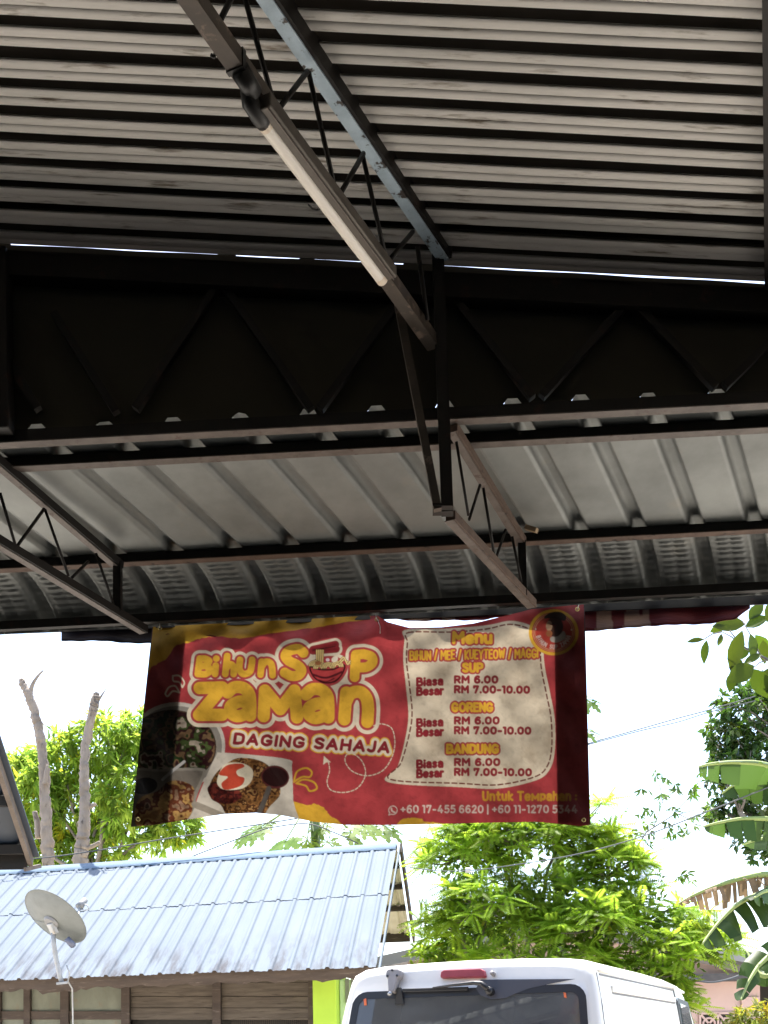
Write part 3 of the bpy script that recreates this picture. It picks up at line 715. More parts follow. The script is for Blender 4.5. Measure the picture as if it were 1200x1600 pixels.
for k, ch in enumerate(ring):
    if ch == ' ': continue
    a = math.radians(162 - k * 144 / (len(ring) - 1)); wch = G[ch][0]
    for kind, pts in G[ch][1]:
        q = np.array(pts, float); q = smooth_pts(q, False, 4) if kind == 'c' else q
        lx = (q[:, 0] - wch / 2) * 4.6; r_ = 21.5 + (1 - q[:, 1]) * 6.2
        r_ = 27.5 - q[:, 1] * 6.2
        an = a - lx / 24.5
        layers([np.stack([865 + r_ * np.cos(an), 988 + r_ * .93 * np.sin(an)], 1)], (.6, srgb(230, 206, 190)))
# ageing: faint grime and creases of the print itself
ART *= (1 - .16 * np.clip((nzB - .45) * 3, 0, 1) - .12 * np.clip((nzC - .5) * 3, 0, 1))[..., None]
ART *= .435
ART[:] = ART * .88 + ART.mean(-1, keepdims=True) * np.array([.14, .12, .09])
ART *= (1 - .20 * np.clip((nzA - .48) * 3, 0, 1))[..., None]

def art_at(px, py):
    fx = np.clip((px - AX0) * S_ - .5, 0, NX - 1.001); fy = np.clip((py - AY0) * S_ - .5, 0, NY - 1.001)
    ix = fx.astype(int); iy = fy.astype(int); tx = (fx - ix)[..., None]; ty = (fy - iy)[..., None]
    return (ART[iy, ix] * (1 - tx) + ART[iy, ix + 1] * tx) * (1 - ty) + (ART[iy + 1, ix] * (1 - tx) + ART[iy + 1, ix + 1] * tx) * ty

# ---- cloth materials
def cloth_mat(name, attr=True, col=(.3, .03, .035), tr=.5, tr_gain=1.0):
    m = bpy.data.materials.new(name); m.use_nodes = True; N = m.node_tree.nodes; L = m.node_tree.links
    b = N['Principled BSDF']; b.inputs['Roughness'].default_value = .55; b.inputs['Specular IOR Level'].default_value = .25
    t = N.new('ShaderNodeBsdfTranslucent'); ms = N.new('ShaderNodeMixShader'); ms.inputs[0].default_value = tr
    if attr:
        at = N.new('ShaderNodeAttribute'); at.attribute_name = 'tint'; src = at.outputs['Color']
        L.new(src, b.inputs['Base Color']); L.new(src, t.inputs['Color'])
    else:
        b.inputs['Base Color'].default_value = (*col, 1); t.inputs['Color'].default_value = (*col, 1)
    n = N.new('ShaderNodeTexNoise'); n.inputs['Scale'].default_value = 14; n.inputs['Detail'].default_value = 5
    bp = N.new('ShaderNodeBump'); bp.inputs['Strength'].default_value = .25; bp.inputs['Distance'].default_value = .01
    L.new(n.outputs[0], bp.inputs['Height']); L.new(bp.outputs[0], b.inputs['Normal']); L.new(bp.outputs[0], t.inputs['Normal'])
    L.new(b.outputs[0], ms.inputs[1]); L.new(t.outputs[0], ms.inputs[2]); L.new(ms.outputs[0], N['Material Output'].inputs['Surface'])
    return m
m_banner = cloth_mat('banner_print', tr=.34)
m_backing = mat('banner_backing', (.05, .012, .012), (.035, .01, .01), .7, scale=10)
YB = EDGE_Y + .035
top_curve = np.array([(240, 974), (262, 972), (330, 972), (420, 970), (500, 966), (560, 962), (590, 962), (606, 972), (640, 981), (690, 980), (740, 974), (790, 962), (830, 952), (912, 944)], float)
bot_curve = np.array([(206, 1292), (240, 1289), (290, 1281), (350, 1272), (400, 1270), (440, 1274), (490, 1284), (540, 1289), (620, 1289), (700, 1287), (780, 1285), (840, 1284), (880, 1288), (905, 1291), (921, 1289)], float)
banner = thing('menu_banner', 'red and yellow printed menu banner with bowl logo and price panel under the canopy', 'banner', tuple(P(575, 1290, YB)))
def banner_px(s, t):
    tx = 240 + s * 672; bx = 206 + s * 715
    ty = np.interp(tx, top_curve[:, 0], top_curve[:, 1]); by = np.interp(bx, bot_curve[:, 0], bot_curve[:, 1])
    return tx * (1 - t) + bx * t, ty * (1 - t) + by * t
def banner_depth(s, t):
    return YB + .05 * t + .010 * np.sin(s * 9 + t * 2) * (.3 + t) + .006 * np.sin(s * 23 + 3 * t) * t + .004 * np.sin(t * 19 + s * 5) + .03 * t * t * np.exp(-((s - .27) / .12) ** 2) \
        + .007 * np.sin((s * 1.3 + t) * 31) * (1 - t) ** 2 + 0.0055 * np.sin((s * 2.2 - t * .8) * 26 + 2 * np.sin(s * 7)) + .004 * np.sin(s * 61 + 4 * np.sin(t * 5)) * np.exp(-((t - .75) / .2) ** 2)
def np_P(px, py, d):
    r = np.array(RT)[None, :] * ((px - CX) / F)[..., None] + np.array(FW) - np.array(UP) * ((py - CY) / F)[..., None]
    return np.array(CAM) + r * d[..., None]
nx_, ny_ = 860, 380
Sg, Tg = np.meshgrid(np.linspace(0, 1, nx_), np.linspace(0, 1, ny_))
bx, by = banner_px(Sg, Tg); dg = banner_depth(Sg, Tg)
V = np_P(bx, by, dg)
idx = np.arange(nx_ * ny_).reshape(ny_, nx_)
Q = np.stack([idx[:-1, :-1], idx[:-1, 1:], idx[1:, 1:], idx[1:, :-1]], -1).reshape(-1, 4)
np_mesh('printed_sheet', V.reshape(-1, 3), Q, m_banner, banner, True, art_at(bx, by).reshape(-1, 3))
# opaque strips added behind the print, blocking sun to darken its side bands
for (s0, s1) in ((-.002, .078), (.930, 1.002)):
    Sh, Th = np.meshgrid(np.linspace(s0, s1, 10), np.linspace(.0, 1.0, 40))
    hx, hy = banner_px(Sh, Th); V = np_P(hx, hy - .2, banner_depth(Sh, Th) + .004)
    grid_mesh('side_backing', V, m_backing, banner)
# eyelets and ties
m_brass = mat('eyelet_brass', (.45, .36, .14), None, .35, .8)
m_tie = mat('white_tie', (.7, .7, .68), None, .6)
for (px, py) in ((216, 1280), (912, 1281), (250, 981), (589, 968), (902, 952)):
    s0 = (px - 220) / 700; c = P(px, py, YB - .012)
    ring_ = [c + Vector((math.cos(a) * .006, 0, math.sin(a) * .006)) for a in np.linspace(0, 2 * math.pi, 13)]
    MB().tube(ring_, .0022, 6, False).build('eyelet', m_brass, banner, smooth=True)
for (px, py, px2, py2) in ((250, 981, 243, 958), (589, 968, 580, 950), (902, 952, 905, 930), (594, 990, 590, 968)):
    MB().tube([P(px, py, YB - .014), P((px + px2) / 2 + 2, (py + py2) / 2, YB - .02), P(px2, py2, YB - .02)], .0016, 6).build('tie', m_tie, banner, smooth=True)

# dark steel angle along the canopy lip, between the two banners
al, ar = (-400, 1006), (1500, 932)
fr4 = [P(al[0], al[1], YB + .008), P(ar[0], ar[1], YB + .008), P(ar[0], ar[1] - 34, YB + .008), P(al[0], al[1] - 34, YB + .008)]
MB().box8([fr4[0], fr4[1], fr4[1] + Vector((0, .007, 0)), fr4[0] + Vector((0, .007, 0)), fr4[3], fr4[2], fr4[2] + Vector((0, .007, 0)), fr4[3] + Vector((0, .007, 0))]).build('edge_angle', m_dark, shed)

# ---- second banner rolled up behind, its scalloped lower edge showing
m_banner2 = cloth_mat('rolled_banner_cloth', tr=.05)
low = np.array([(96, 1001), (150, 1002), (196, 1004), (238, 1006), (262, 992), (300, 993), (374, 998), (430, 990), (500, 984), (560, 968), (590, 964), (612, 968), (650, 970), (700, 970), (760, 968), (800, 962), (845, 974), (880, 982), (915, 986), (960, 984), (1010, 978), (1060, 977), (1110, 974), (1150, 968), (1172, 950)], float)
sN = 420; tN = 14
xs_ = np.linspace(96, 1172, sN); V = np.zeros((tN, sN, 3)); tint = np.zeros((tN, sN, 3))
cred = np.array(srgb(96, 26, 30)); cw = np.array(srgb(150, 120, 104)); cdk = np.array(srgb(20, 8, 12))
for j in range(tN):
    t = j / (tN - 1)
    topy = 985 - (xs_ / 1200) * 46 - 34
    boty = np.interp(xs_, low[:, 0], low[:, 1]) + .8 * np.sin(xs_ * .07) + .4 * np.sin(xs_ * .21)
    y = topy * (1 - t) + np.maximum(boty, topy + 4) * t
    d = YB + .018 + .02 * np.sin(t * math.pi) + .004 * np.sin(xs_ * .05 + t * 4)
    V[j] = np_P(xs_, y, d)
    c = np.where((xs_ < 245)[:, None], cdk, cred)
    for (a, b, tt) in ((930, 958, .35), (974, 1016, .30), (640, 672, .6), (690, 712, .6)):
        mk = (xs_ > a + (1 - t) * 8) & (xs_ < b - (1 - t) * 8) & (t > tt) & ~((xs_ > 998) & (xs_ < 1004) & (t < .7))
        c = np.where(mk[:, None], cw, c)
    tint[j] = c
idx = np.arange(sN * tN).reshape(tN, sN)
Q = np.stack([idx[:-1, :-1], idx[:-1, 1:], idx[1:, 1:], idx[1:, :-1]], -1).reshape(-1, 4)
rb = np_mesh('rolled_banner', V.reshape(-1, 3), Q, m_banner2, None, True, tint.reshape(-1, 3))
tag(rb, 'narrow rolled-up red banner strip hanging behind the menu banner along the canopy edge', 'banner')
md = rb.modifiers.new('thick', 'SOLIDIFY'); md.thickness = .002

# ------------------------------------------------------------------ tin-roofed house on the left
def eave_dirt(m, z0, z1):
    N = m.node_tree.nodes; L = m.node_tree.links
    mx = [n for n in N if n.bl_idname == 'ShaderNodeMix'][0]; src = mx.inputs[0].links[0].from_socket
    tc = N.new('ShaderNodeTexCoord'); sx = N.new('ShaderNodeSeparateXYZ'); L.new(tc.outputs['Object'], sx.inputs[0])
    mr = N.new('ShaderNodeMapRange'); mr.inputs['From Min'].default_value = z0; mr.inputs['From Max'].default_value = z1; mr.inputs['To Min'].default_value = 1; mr.inputs['To Max'].default_value = .0
    L.new(sx.outputs['Z'], mr.inputs['Value']); ml = N.new('ShaderNodeMath'); ml.operation = 'MULTIPLY'
    L.new(src, ml.inputs[0]); L.new(mr.outputs[0], ml.inputs[1]); L.new(ml.outputs[0], mx.inputs[0])
m_hroof = mat('house_roof_sheet', (.122, .148, .180), (.140, .165, .194), .8, .0, spec=.12, scale=1.4, stretch=(3.5, .5, .7), c3=(.115, .125, .12), s3=10, lo3=.60, hi3=.74)
m_hroof_old = mat('house_roof_sheet_stained', (.120, .146, .178), (.138, .163, .192), .8, .0, spec=.12, scale=1.4, stretch=(3.5, .7, .9), c3=(.05, .048, .055), s3=2.6, lo3=.44, hi3=.66)
eave_dirt(m_hroof_old, 2.30, 2.78)
m_ridge = mat('ridge_cap', (.105, .15, .205), (.12, .165, .215), .8, .0, spec=.1, scale=4)
m_hbrown = mat('weathered_brown_timber', (.055, .038, .028), (.085, .060, .044), .85, scale=5, stretch=(.3, 1, 3), c3=(.15, .115, .09), s3=18, bump=.2)
m_hplank = mat('weathered_plank', (.135, .105, .075), (.075, .056, .04), .85, scale=4, stretch=(.5, 1, 7), c3=(.055, .038, .026), s3=7, lo3=.56, hi3=.66, bump=.3)
m_hpale = mat('pale_green_board', (.215, .22, .165), (.165, .165, .12), .85, scale=5, stretch=(1, 1, .5), c3=(.20, .17, .115), s3=9)
m_under = mat('roof_underside_cream', (.62, .56, .42), (.52, .46, .33), .6, scale=5)
m_lime = mat('lime_paint', (.42, .60, .045), (.37, .54, .04), .7, scale=3)
m_mint = mat('mint_paint', (.52, .66, .36), (.46, .60, .32), .7, scale=3)
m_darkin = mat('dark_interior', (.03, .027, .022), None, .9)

E_r = P(588, 1508, 11.0); R_r = P(620, 1322, 13.8); F_r = P(641, 1464, 15.4)
ya = math.radians(12); Hd = Vector((-math.cos(ya), math.sin(ya), 0))
def along_H(p, px, py):
    r = ray(px, py); n_ = Vector((Hd.y, -Hd.x, 0)); q = on_plane(px, py, p, n_); return q
E_l = along_H(E_r, -430, 1544); R_l = E_l + (R_r - E_r) + Vector((0, 0, -.06)); F_l = E_l + (F_r - E_r)
house = thing('tin_roof_house', 'low timber house with pale blue corrugated tin roof beside the white van', 'house', (E_r.x - 2.5, E_r.y + 2, 0))
HW = (E_l - E_r).length
NRIB = round(HW / .193)
def roofp(s, t, lift):
    a = E_r.lerp(E_l, s); b = R_r.lerp(R_l, s); nrm = (E_l - E_r).cross(R_r - E_r).normalized()
    if nrm.z < 0: nrm = -nrm
    return a.lerp(b, t) + nrm * lift
def hrib(u):
    d = abs(u - round(u)); 
    return .021 if d < .07 else (.021 * (.15 - d) / .08 if d < .15 else (.004 if abs(d - .32) < .03 else 0))
uu = [-.5, -.35, -.32, -.29, -.15, -.11, -.07, 0, .07, .11, .15, .29, .32, .35]
for row, (ta, tb, lf) in enumerate(((-.012, .545, 0.0), (.530, .992, .007))):
    k0 = 0
    while k0 < NRIB:
        k1 = min(k0 + 4, NRIB)
        us = [k + .5 + q for k in range(k0, k1) for q in uu] + [k1, k1 + .15]
        jl = random.uniform(-.006, .006)
        V = [[tuple(roofp(min(u / NRIB, 1), (ta + (jl if row == 0 else jl)) + (tb - ta - jl) * v, hrib(u - .5) + lf + (.002 if (k0 // 4) % 2 else 0) + .002 * math.sin(u * 3 + v * 5))) for v in (0, .03, .25, .5, .75, 1)] for u in us]
        grid_mesh('roof_sheet', np.array(V), m_hroof_old if row == 0 else m_hroof, house, smooth=False)
        k0 = k1
# far slope with its purlins, seen through the open gable
nf = (F_l - F_r).cross(R_r - F_r).normalized(); nf = nf if nf.z > 0 else -nf
def farp(s, t, lift): return F_r.lerp(F_l, s).lerp(R_r.lerp(R_l, s), t) + nf * lift
us = [k + .5 + q for k in range(0, NRIB) for q in uu] + [NRIB]
grid_mesh('far_roof_sheet', np.array([[tuple(farp(u / NRIB, v, hrib(u - .5))) for v in (0, .5, .985)] for u in us]), m_under, house, smooth=False)
for t in (.02, .36, .60, .82):
    MB().beam(farp(-.0, t, -.03), farp(1, t, -.03), .05, .06 if t > .1 else .12).build('purlin', m_hbrown, house)
for a, b in ((farp(-.004, 0, .0), farp(-.004, 1.0, .0)),):
    MB().beam(a + Vector((.02, 0, -.02)), b + Vector((.02, 0, -.02)), .03, .13).build('barge_board', m_hbrown, house)
MB().beam(roofp(-.004, -.01, -.03), roofp(-.004, 1, -.03), .018, .045).build('verge_trim', m_hroof, house)
# ridge cap
cap = []
for k in range(NRIB * 2 + 1):
    s = k / (NRIB * 2); lo = .955 if k % 2 == 0 else .950
    cap.append([tuple(roofp(s, lo, .030 if k % 2 else .012)), tuple(roofp(s, lo + .006, .032)), tuple(roofp(s, 1.0, .045)), tuple(farp(s, .95, .03))])
grid_mesh('ridge_cap', np.array(cap), m_ridge, house, smooth=False)
# eave fascia with a wavy lower edge
n = 120; V = []
for i in range(n + 1):
    s = i / n; a = roofp(s, .012, -.012)
    px = prj(a)[0]
    dep = .135 + .012 * math.sin(i * .9) + .008 * math.sin(i * 2.3) + (.03 if px < 120 and px > 60 else 0)
    V.append([tuple(a), tuple(a - Vector((0, 0, dep))), tuple(a - Vector((0, -.02, dep))), tuple(a + Vector((0, .02, 0)))])
grid_mesh('fascia', np.array(V), m_hbrown, house, smooth=False)
# rafters' shadowed soffit and front wall
WP = E_r + Vector((0, .62, 0)); Wn = Vector((Hd.y, -Hd.x, 0))
def wq(px, py, off=0): 
    q = on_plane(px, py, WP, Wn); return q + Vector((0, -off, 0))
def wbox(name, x0, x1, y0, y1, off, th, m, bev=.003):
    # a board on the front wall: columns x0..x1, rows y0 (top)..y1
    c = [wq(x0, y1), wq(x1, y1), wq(x1, y0), wq(x0, y0)]
    fr = [p + Vector((0, -off, 0)) for p in c]; bk = [p + Vector((0, -off + th, 0)) for p in c]
    return MB().box8([fr[0], fr[1], bk[1], bk[0], fr[3], fr[2], bk[2], bk[3]]).build(name, m, house, bevel=bev)
for (a, b) in ((-60, 3), (39, 49), (96, 109), (191, 204), (333, 346), (482, 490)):
    wbox('wall_post', a, b, 1500, 1870, .05, .06, m_hbrown)
for (a, b) in ((3, 39), (49, 96), (109, 191)):
    wbox('pale_panel', a + .3, b - .3, 1502, 1581, .0, .02, m_hpale)
    wbox('pale_panel', a + .3, b - .3, 1592, 1690, .0, .02, m_hpale)
    wbox('wall_rail', a + .2, b - .2, 1580, 1593, .03, .04, m_hbrown)
for (a, b) in ((204, 333), (346, 482)):
    y = 1500; k = 0
    while y < 1850:
        hgt = (19, 16, 22, 18)[k % 4]
        if not (1592 < y < 1660): wbox('wall_plank', a + .4, b - .4, y, y + hgt - .7, random.uniform(0, .012), .02, m_hplank)
        y += hgt; k += 1
wbox('plank_backing', -60, 489, 1490, 1870, -.16, .02, m_darkin)  # dark sheet added behind the planks to stop light through their gaps
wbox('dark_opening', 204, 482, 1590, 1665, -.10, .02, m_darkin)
for k in range(40): wbox('mesh_wire', 362 + k * 3, 362.6 + k * 3, 1589, 1610, -.01, .004, m_hbrown, 0)
# lime-painted masonry end
def vbox(name, px0, px1, d, depth, z0, z1, m, parent):
    a = P(px0, CY, d); b = P(px1, CY, d)
    return MB().box((a.x, d, z0), (b.x, d + depth, z1)).build(name, m, parent, bevel=.01)
vbox('lime_wall', 490, 527, 11.55, 2.4, 0, 2.32, m_lime, house)
a = P(527.6, CY, 11.56)
MB().box((a.x, 11.9, 0), (a.x + 1.0, 12.1, 2.24)).build('mint_wall', m_mint, house, bevel=.01)
for k in range(3):
    MB().box((a.x + .06 + k * .06, 11.885, 2.0), (a.x + .10 + k * .06, 11.9 - .002, 2.25)).build('vent_slot', m_hpale, house)

# ------------------------------------------------------------------ satellite dish
m_dish = mat('dish_grey', (.165, .175, .165), (.13, .14, .13), .5, scale=8)
m_dishw = mat('dish_white_steel', (.42, .42, .41), (.32, .315, .30), .45, scale=10, c3=(.35, .28, .2), s3=20)
m_lnb = mat('lnb_grey', (.22, .215, .21), None, .5)
DD = 10.72
dish = thing('satellite_dish', 'grey satellite dish on a bent white mast fixed to the house eave', 'satellite dish', tuple(P(97, 1536, DD)))
dc = P(84, 1436, DD); nd = Vector((.36, .60, .72)).normalized()
xa = Vector((0, 0, 1)).cross(nd).normalized(); ya_ = nd.cross(xa)
R_d = .305; V = []
for i in range(13):
    r = i / 12
    V.append([tuple(dc + (xa * math.cos(a) + ya_ * math.sin(a) * 1.06) * R_d * r + nd * (.075 * r * r - .0375)) for a in np.linspace(0, 2 * math.pi, 41)])
V.append([tuple(dc + (xa * math.cos(a) + ya_ * math.sin(a) * 1.06) * R_d * 1.022 + nd * (.0375 - .004)) for a in np.linspace(0, 2 * math.pi, 41)])
o = grid_mesh('reflector', np.array(V), m_dish, dish); md = o.modifiers.new('t', 'SOLIDIFY'); md.thickness = .006
bk = dc - nd * .045
MB().tube([bk + nd * .0, bk - nd * .02], [.075, .06], 16).build('back_plate', m_lnb, dish, smooth=False)
br = P(86, 1462, DD)
MB().beam(bk - nd * .015, br + Vector((.0, 0, .02)), .07, .05).build('bracket', m_dishw, dish, bevel=.006)
MB().tube([P(83, 1458, DD), P(84, 1476, DD), P(88, 1500, DD), P(93, 1522, DD), P(96, 1534, DD)], .022, 12).build('mast', m_dishw, dish, smooth=True)
MB().box8([P(88, 1539, DD - .06), P(106, 1537, DD - .06), P(106, 1537, DD + .12), P(88, 1539, DD + .12), P(88, 1535, DD - .06), P(106, 1533, DD - .06), P(106, 1533, DD + .12), P(88, 1535, DD + .12)]).build('foot_plate', m_dishw, dish, bevel=.003)
lowe = dc - ya_ * R_d * 1.0 - nd * .02; focus = P(128, 1412, DD + .33)
MB().tube([P(104, 1466, DD - .02), P(113, 1476, DD), lowe + nd * .02], [.03, .034, .012], 8).build('arm_boot', mat('blue_grey_plastic', (.12, .13, .18), None, .5), dish, smooth=True)
MB().tube([lowe, focus - nd * .03], .014, 8).build('lnb_arm', m_dishw, dish, smooth=True)
MB().tube([focus + nd * .06, focus, focus - nd * .05], [.028, .032, .04], 12).build('lnb', m_lnb, dish, smooth=True)
MB().tube([focus, P(136, 1414, DD + .3), P(139, 1420, DD + .3), P(133, 1423, DD + .3), P(126, 1420, DD + .3)], .006, 6).build('cable', m_dishw, dish, smooth=True)
MB().tube([P(104, 1508, DD), P(109, 1522, DD), P(106, 1533, DD + .05), P(113, 1545, DD + .3), P(114, 1600, DD + .5), P(114, 1700, DD + .5)], .007, 6).build('cable', m_dishw, dish, smooth=True)

# ------------------------------------------------------------------ white van
m_vwhite = mat('van_white_paint', (.83, .80, .735), (.80, .77, .70), .28, scale=3, spec=.5)
m_vtrim = mat('van_black_trim', (.02, .02, .022), None, .4)
m_vglass = bpy.data.materials.new('van_glass'); m_vglass.use_nodes = True
N = m_vglass.node_tree.nodes; Lk = m_vglass.node_tree.links
g1 = N.new('ShaderNodeBsdfGlossy'); g1.inputs['Roughness'].default_value = .02
g2 = N.new('ShaderNodeBsdfTransparent'); g2.inputs['Color'].default_value = (.34, .38, .38, 1)
fr = N.new('ShaderNodeFresnel'); fr.inputs['IOR'].default_value = 1.75
sky_grey = N.new('ShaderNodeBsdfDiffuse'); sky_grey.inputs['Color'].default_value = (.42, .43, .43, 1)  # grey diffuse mixed into the pane paints a sky reflection
md_ = N.new('ShaderNodeMixShader'); nz_ = N.new('ShaderNodeTexNoise'); nz_.inputs['Scale'].default_value = 5; nz_.inputs['Detail'].default_value = 6
mr_ = N.new('ShaderNodeMapRange'); mr_.inputs['To Min'].default_value = .08; mr_.inputs['To Max'].default_value = .30; Lk.new(nz_.outputs[0], mr_.inputs['Value']); Lk.new(mr_.outputs[0], md_.inputs[0])
ms = N.new('ShaderNodeMixShader'); Lk.new(fr.outputs[0], ms.inputs[0]); Lk.new(g2.outputs[0], ms.inputs[1]); Lk.new(g1.outputs[0], ms.inputs[2])
Lk.new(ms.outputs[0], md_.inputs[1]); Lk.new(sky_grey.outputs[0], md_.inputs[2]); Lk.new(md_.outputs[0], N['Material Output'].inputs['Surface'])
m_vred = mat('brake_light_red', (.36, .055, .065), (.30, .045, .055), .3, scale=20)
m_vgrey = mat('grey_plastic', (.30, .28, .28), (.26, .245, .24), .5, scale=10)
m_vint = mat('van_interior', (.16, .16, .165), (.12, .12, .125), .8)
m_orange = mat('orange_sticker', (.75, .16, .05), None, .5)
m_tyre = mat('tyre_rubber', (.02, .02, .02), None, .8); m_rim = mat('wheel_rim', (.5, .5, .5), None, .3, .7)
YAW = math.radians(22.5); vf = Vector((math.sin(YAW), math.cos(YAW), 0)); vr = Vector((math.cos(YAW), -math.sin(YAW), 0))
ZG = 1.885
def t_rear(z): return max(0, (z - 1.0)) * .20
corner = P(928, 1517, 6.22)
VO = corner - vr * .74 - vf * t_rear(ZG); VO.z = 0
ZO = corner.z - ZG
van = thing('white_van', 'white panel van seen from behind with wiper and red high brake light', 'van', tuple(VO))
def vp(t, a, z): return VO + vf * t + vr * a + Vector((0, 0, z + ZO))
half = [(.26, .70), (.32, .78), (.55, .825), (.85, .845), (1.05, .845), (1.3, .828), (1.55, .80), (1.75, .768), (1.84, .748), (1.885, .737), (1.928, .716), (1.953, .665), (1.968, .55), (1.977, .3), (1.981, 0)]
ring_ = [(w, z) for z, w in half] + [(-w, z) for z, w in half[-2::-1]]
secs = [(0.0, .045, .05), (.008, .022, .03), (.03, .006, .012), (.08, 0, 0), (.6, 0, 0), (1.6, 0, -.002), (2.4, .004, .004), (2.75, .012, .016), (3.0, .03, .05)]
rows = []
def zscale(z, dz): return z - dz * max(0, (z - .3) / 1.7)
for (t, ins, dz) in secs:
    k = max(0, 1 - t / 2.4)
    rows.append([tuple(vp(t + t_rear(z) * k, w - math.copysign(ins, w) * min(1, abs(w) * 6) if w else 0, zscale(z, dz))) for w, z in ring_])
for (t, ztop, ins) in ((3.32, 1.62, .03), (3.72, 1.18, .06), (4.1, 1.05, .10), (4.22, .95, .16)):
    row = []
    for w, z in ring_:
        zz = z if z < .9 else .9 + (z - .9) * (ztop - .9) / 1.104
        row.append(tuple(vp(t, w - math.copysign(ins, w) * min(1, abs(w) * 6) if w else 0, zz)))
    rows.append(row)
body = MB(); nR = len(ring_)
for r in rows: body.v += [Vector(p) for p in r]
for i in range(len(rows) - 1):
    for k in range(nR - 1): body.f.append((i * nR + k, i * nR + k + 1, (i + 1) * nR + k + 1, (i + 1) * nR + k))
    body.f.append((i * nR + nR - 1, i * nR, (i + 1) * nR, (i + 1) * nR + nR - 1))
e = (len(rows) - 1) * nR; body.f.append(tuple(e + k for k in range(nR))[::-1])
def rear(a, z, out=0.0): return vp(t_rear(z) - out, a, z)
# rear face with a window opening
WT, WB, WA, WB2 = 1.815, 1.14, .692, .765
def wl_(z): return WB2 + (WA - WB2) * (z - WB) / (WT - WB)
def roundrect(za, zb, grow, n=6, r=.09):
    pts = []
    for (sx, sz, a0) in ((1, 1, 0), (-1, 1, 90), (-1, -1, 180), (1, -1, 270)):
        cz = (zb - r) if sz > 0 else (za + r); 
        for q in range(n):
            an = math.radians(a0 + 90 * q / (n - 1)); z = cz + (r + grow) * math.sin(an)
            pts.append((sx * (wl_(cz) - r) + (r + grow) * math.cos(an), z))
    return pts
op = roundrect(WB, WT, 0)
b0_ = len(body.v); body.v += [rear(a, z) for a, z in op]
# bridge outer ring (section 0) with the opening by angle
outer = [(i, ring_[i]) for i in range(nR)]
import math as _m
cz_ = 1.35
oa = sorted([( _m.atan2(z - cz_, w), i) for i, (w, z) in outer]); ia = sorted([(_m.atan2(z - cz_, a), b0_ + i) for i, (a, z) in enumerate(op)])
i_, j_ = 0, 0; nO, nI = len(oa), len(ia)
while i_ < nO or j_ < nI:
    A0 = oa[i_ % nO]; B0_ = ia[j_ % nI]
    nxA = oa[(i_ + 1) % nO][0] + (2 * math.pi if i_ + 1 >= nO else 0); nxB = ia[(j_ + 1) % nI][0] + (2 * math.pi if j_ + 1 >= nI else 0)
    if j_ >= nI or (i_ < nO and nxA <= nxB): body.f.append((A0[1], oa[(i_ + 1) % nO][1], B0_[1])); i_ += 1
    else: body.f.append((A0[1], ia[(j_ + 1) % nI][1], B0_[1])); j_ += 1
bo = body.build('body', m_vwhite, van, smooth=True)
bo.data.validate()
try:
    bo.data.set_sharp_from_angle(angle=math.radians(42))
except Exception: pass
bmx = bmesh.new(); bmx.from_mesh(bo.data); bmesh.ops.recalc_face_normals(bmx, faces=bmx.faces); bmx.to_mesh(bo.data); bmx.free()
# rear window: black printed frame and pane
fo = roundrect(WB, WT, .004); fi = roundrect(WB, WT, -.040)
V = [rear(a, z, .004) for a, z in fo] + [rear(a, z, .004) for a, z in fi]; nn = len(fo)
win_o = obj('rear_window', V, [(k, (k + 1) % nn, nn + (k + 1) % nn, nn + k) for k in range(nn)], m_vtrim, van)
gl = [rear(a, z, .001) for a, z in roundrect(WB, WT, -.02)]
obj('glass', gl, [tuple(range(len(gl)))], m_vglass, win_o)
for zz in (1.60, 1.5, 1.4):
    MB().beam(rear(-.60, zz, .0025), rear(.60, zz, .0025), .003, .002).build('demister_line', m_hbrown, win_o)
# inner lining so the cabin reads dark through the glass
lin = MB().box8([vp(.5, -.7, .5), vp(.5, .7, .5), vp(2.9, .7, .5), vp(2.9, -.7, .5), vp(.7, -.62, 1.88), vp(.7, .62, 1.88), vp(2.9, .62, 1.88), vp(2.9, -.62, 1.88)])
lin.f = [f for f in lin.f if f != (0, 1, 5, 4)]; lin.build('lining', m_vint, van)
for sx in (-.42, .42): MB().box8([vp(.9, sx - .2, .6), vp(.9, sx + .2, .6), vp(1.05, sx + .2, .6), vp(1.05, sx - .2, .6), vp(.97, sx - .17, 1.42), vp(.97, sx + .17, 1.42), vp(1.07, sx + .17, 1.42), vp(1.07, sx - .17, 1.42)]).build('seat_back', m_vint, van, bevel=.04)
# wiper sweep plate, pivot, arm and blade
def rear_px(px, py, out): 
    n_ = (vf * 1 - Vector((0, 0, .2))).normalized(); q = on_plane(px, py, rear(0, 1.8, 0), n_); return q - n_ * out
pl = [rear_px(*q, .006) for q in ((752, 1531), (900, 1530), (868, 1536), (826, 1545), (806, 1553), (790, 1560), (768, 1562), (752, 1556), (744, 1545))]
obj('wiper_plate', pl, [tuple(range(len(pl)))], mat('grey_black_glass_print', (.07, .07, .08), None, .3), win_o)
MB().tube([rear_px(767, 1550, .005), rear_px(767, 1550, .05)], [.026, .020], 14).build('wiper_pivot', m_vtrim, van, smooth=True)
MB().tube([rear_px(767, 1549, .045), rear_px(757, 1540, .05), rear_px(745, 1539, .05), rear_px(712, 1542, .045), rear_px(680, 1546, .035)], [.016, .015, .012, .009, .006], 8).build('wiper_arm', m_vtrim, van, smooth=True)
MB().beam(rear_px(734, 1546, .022), rear_px(632, 1549, .022), .014, .020).build('wiper_blade', m_vtrim, van, bevel=.003)
MB().tube([rear_px(771, 1522, .0), rear_px(771, 1522, .03)], [.014, .012], 12).build('washer_jet', m_vgrey, van, smooth=True)
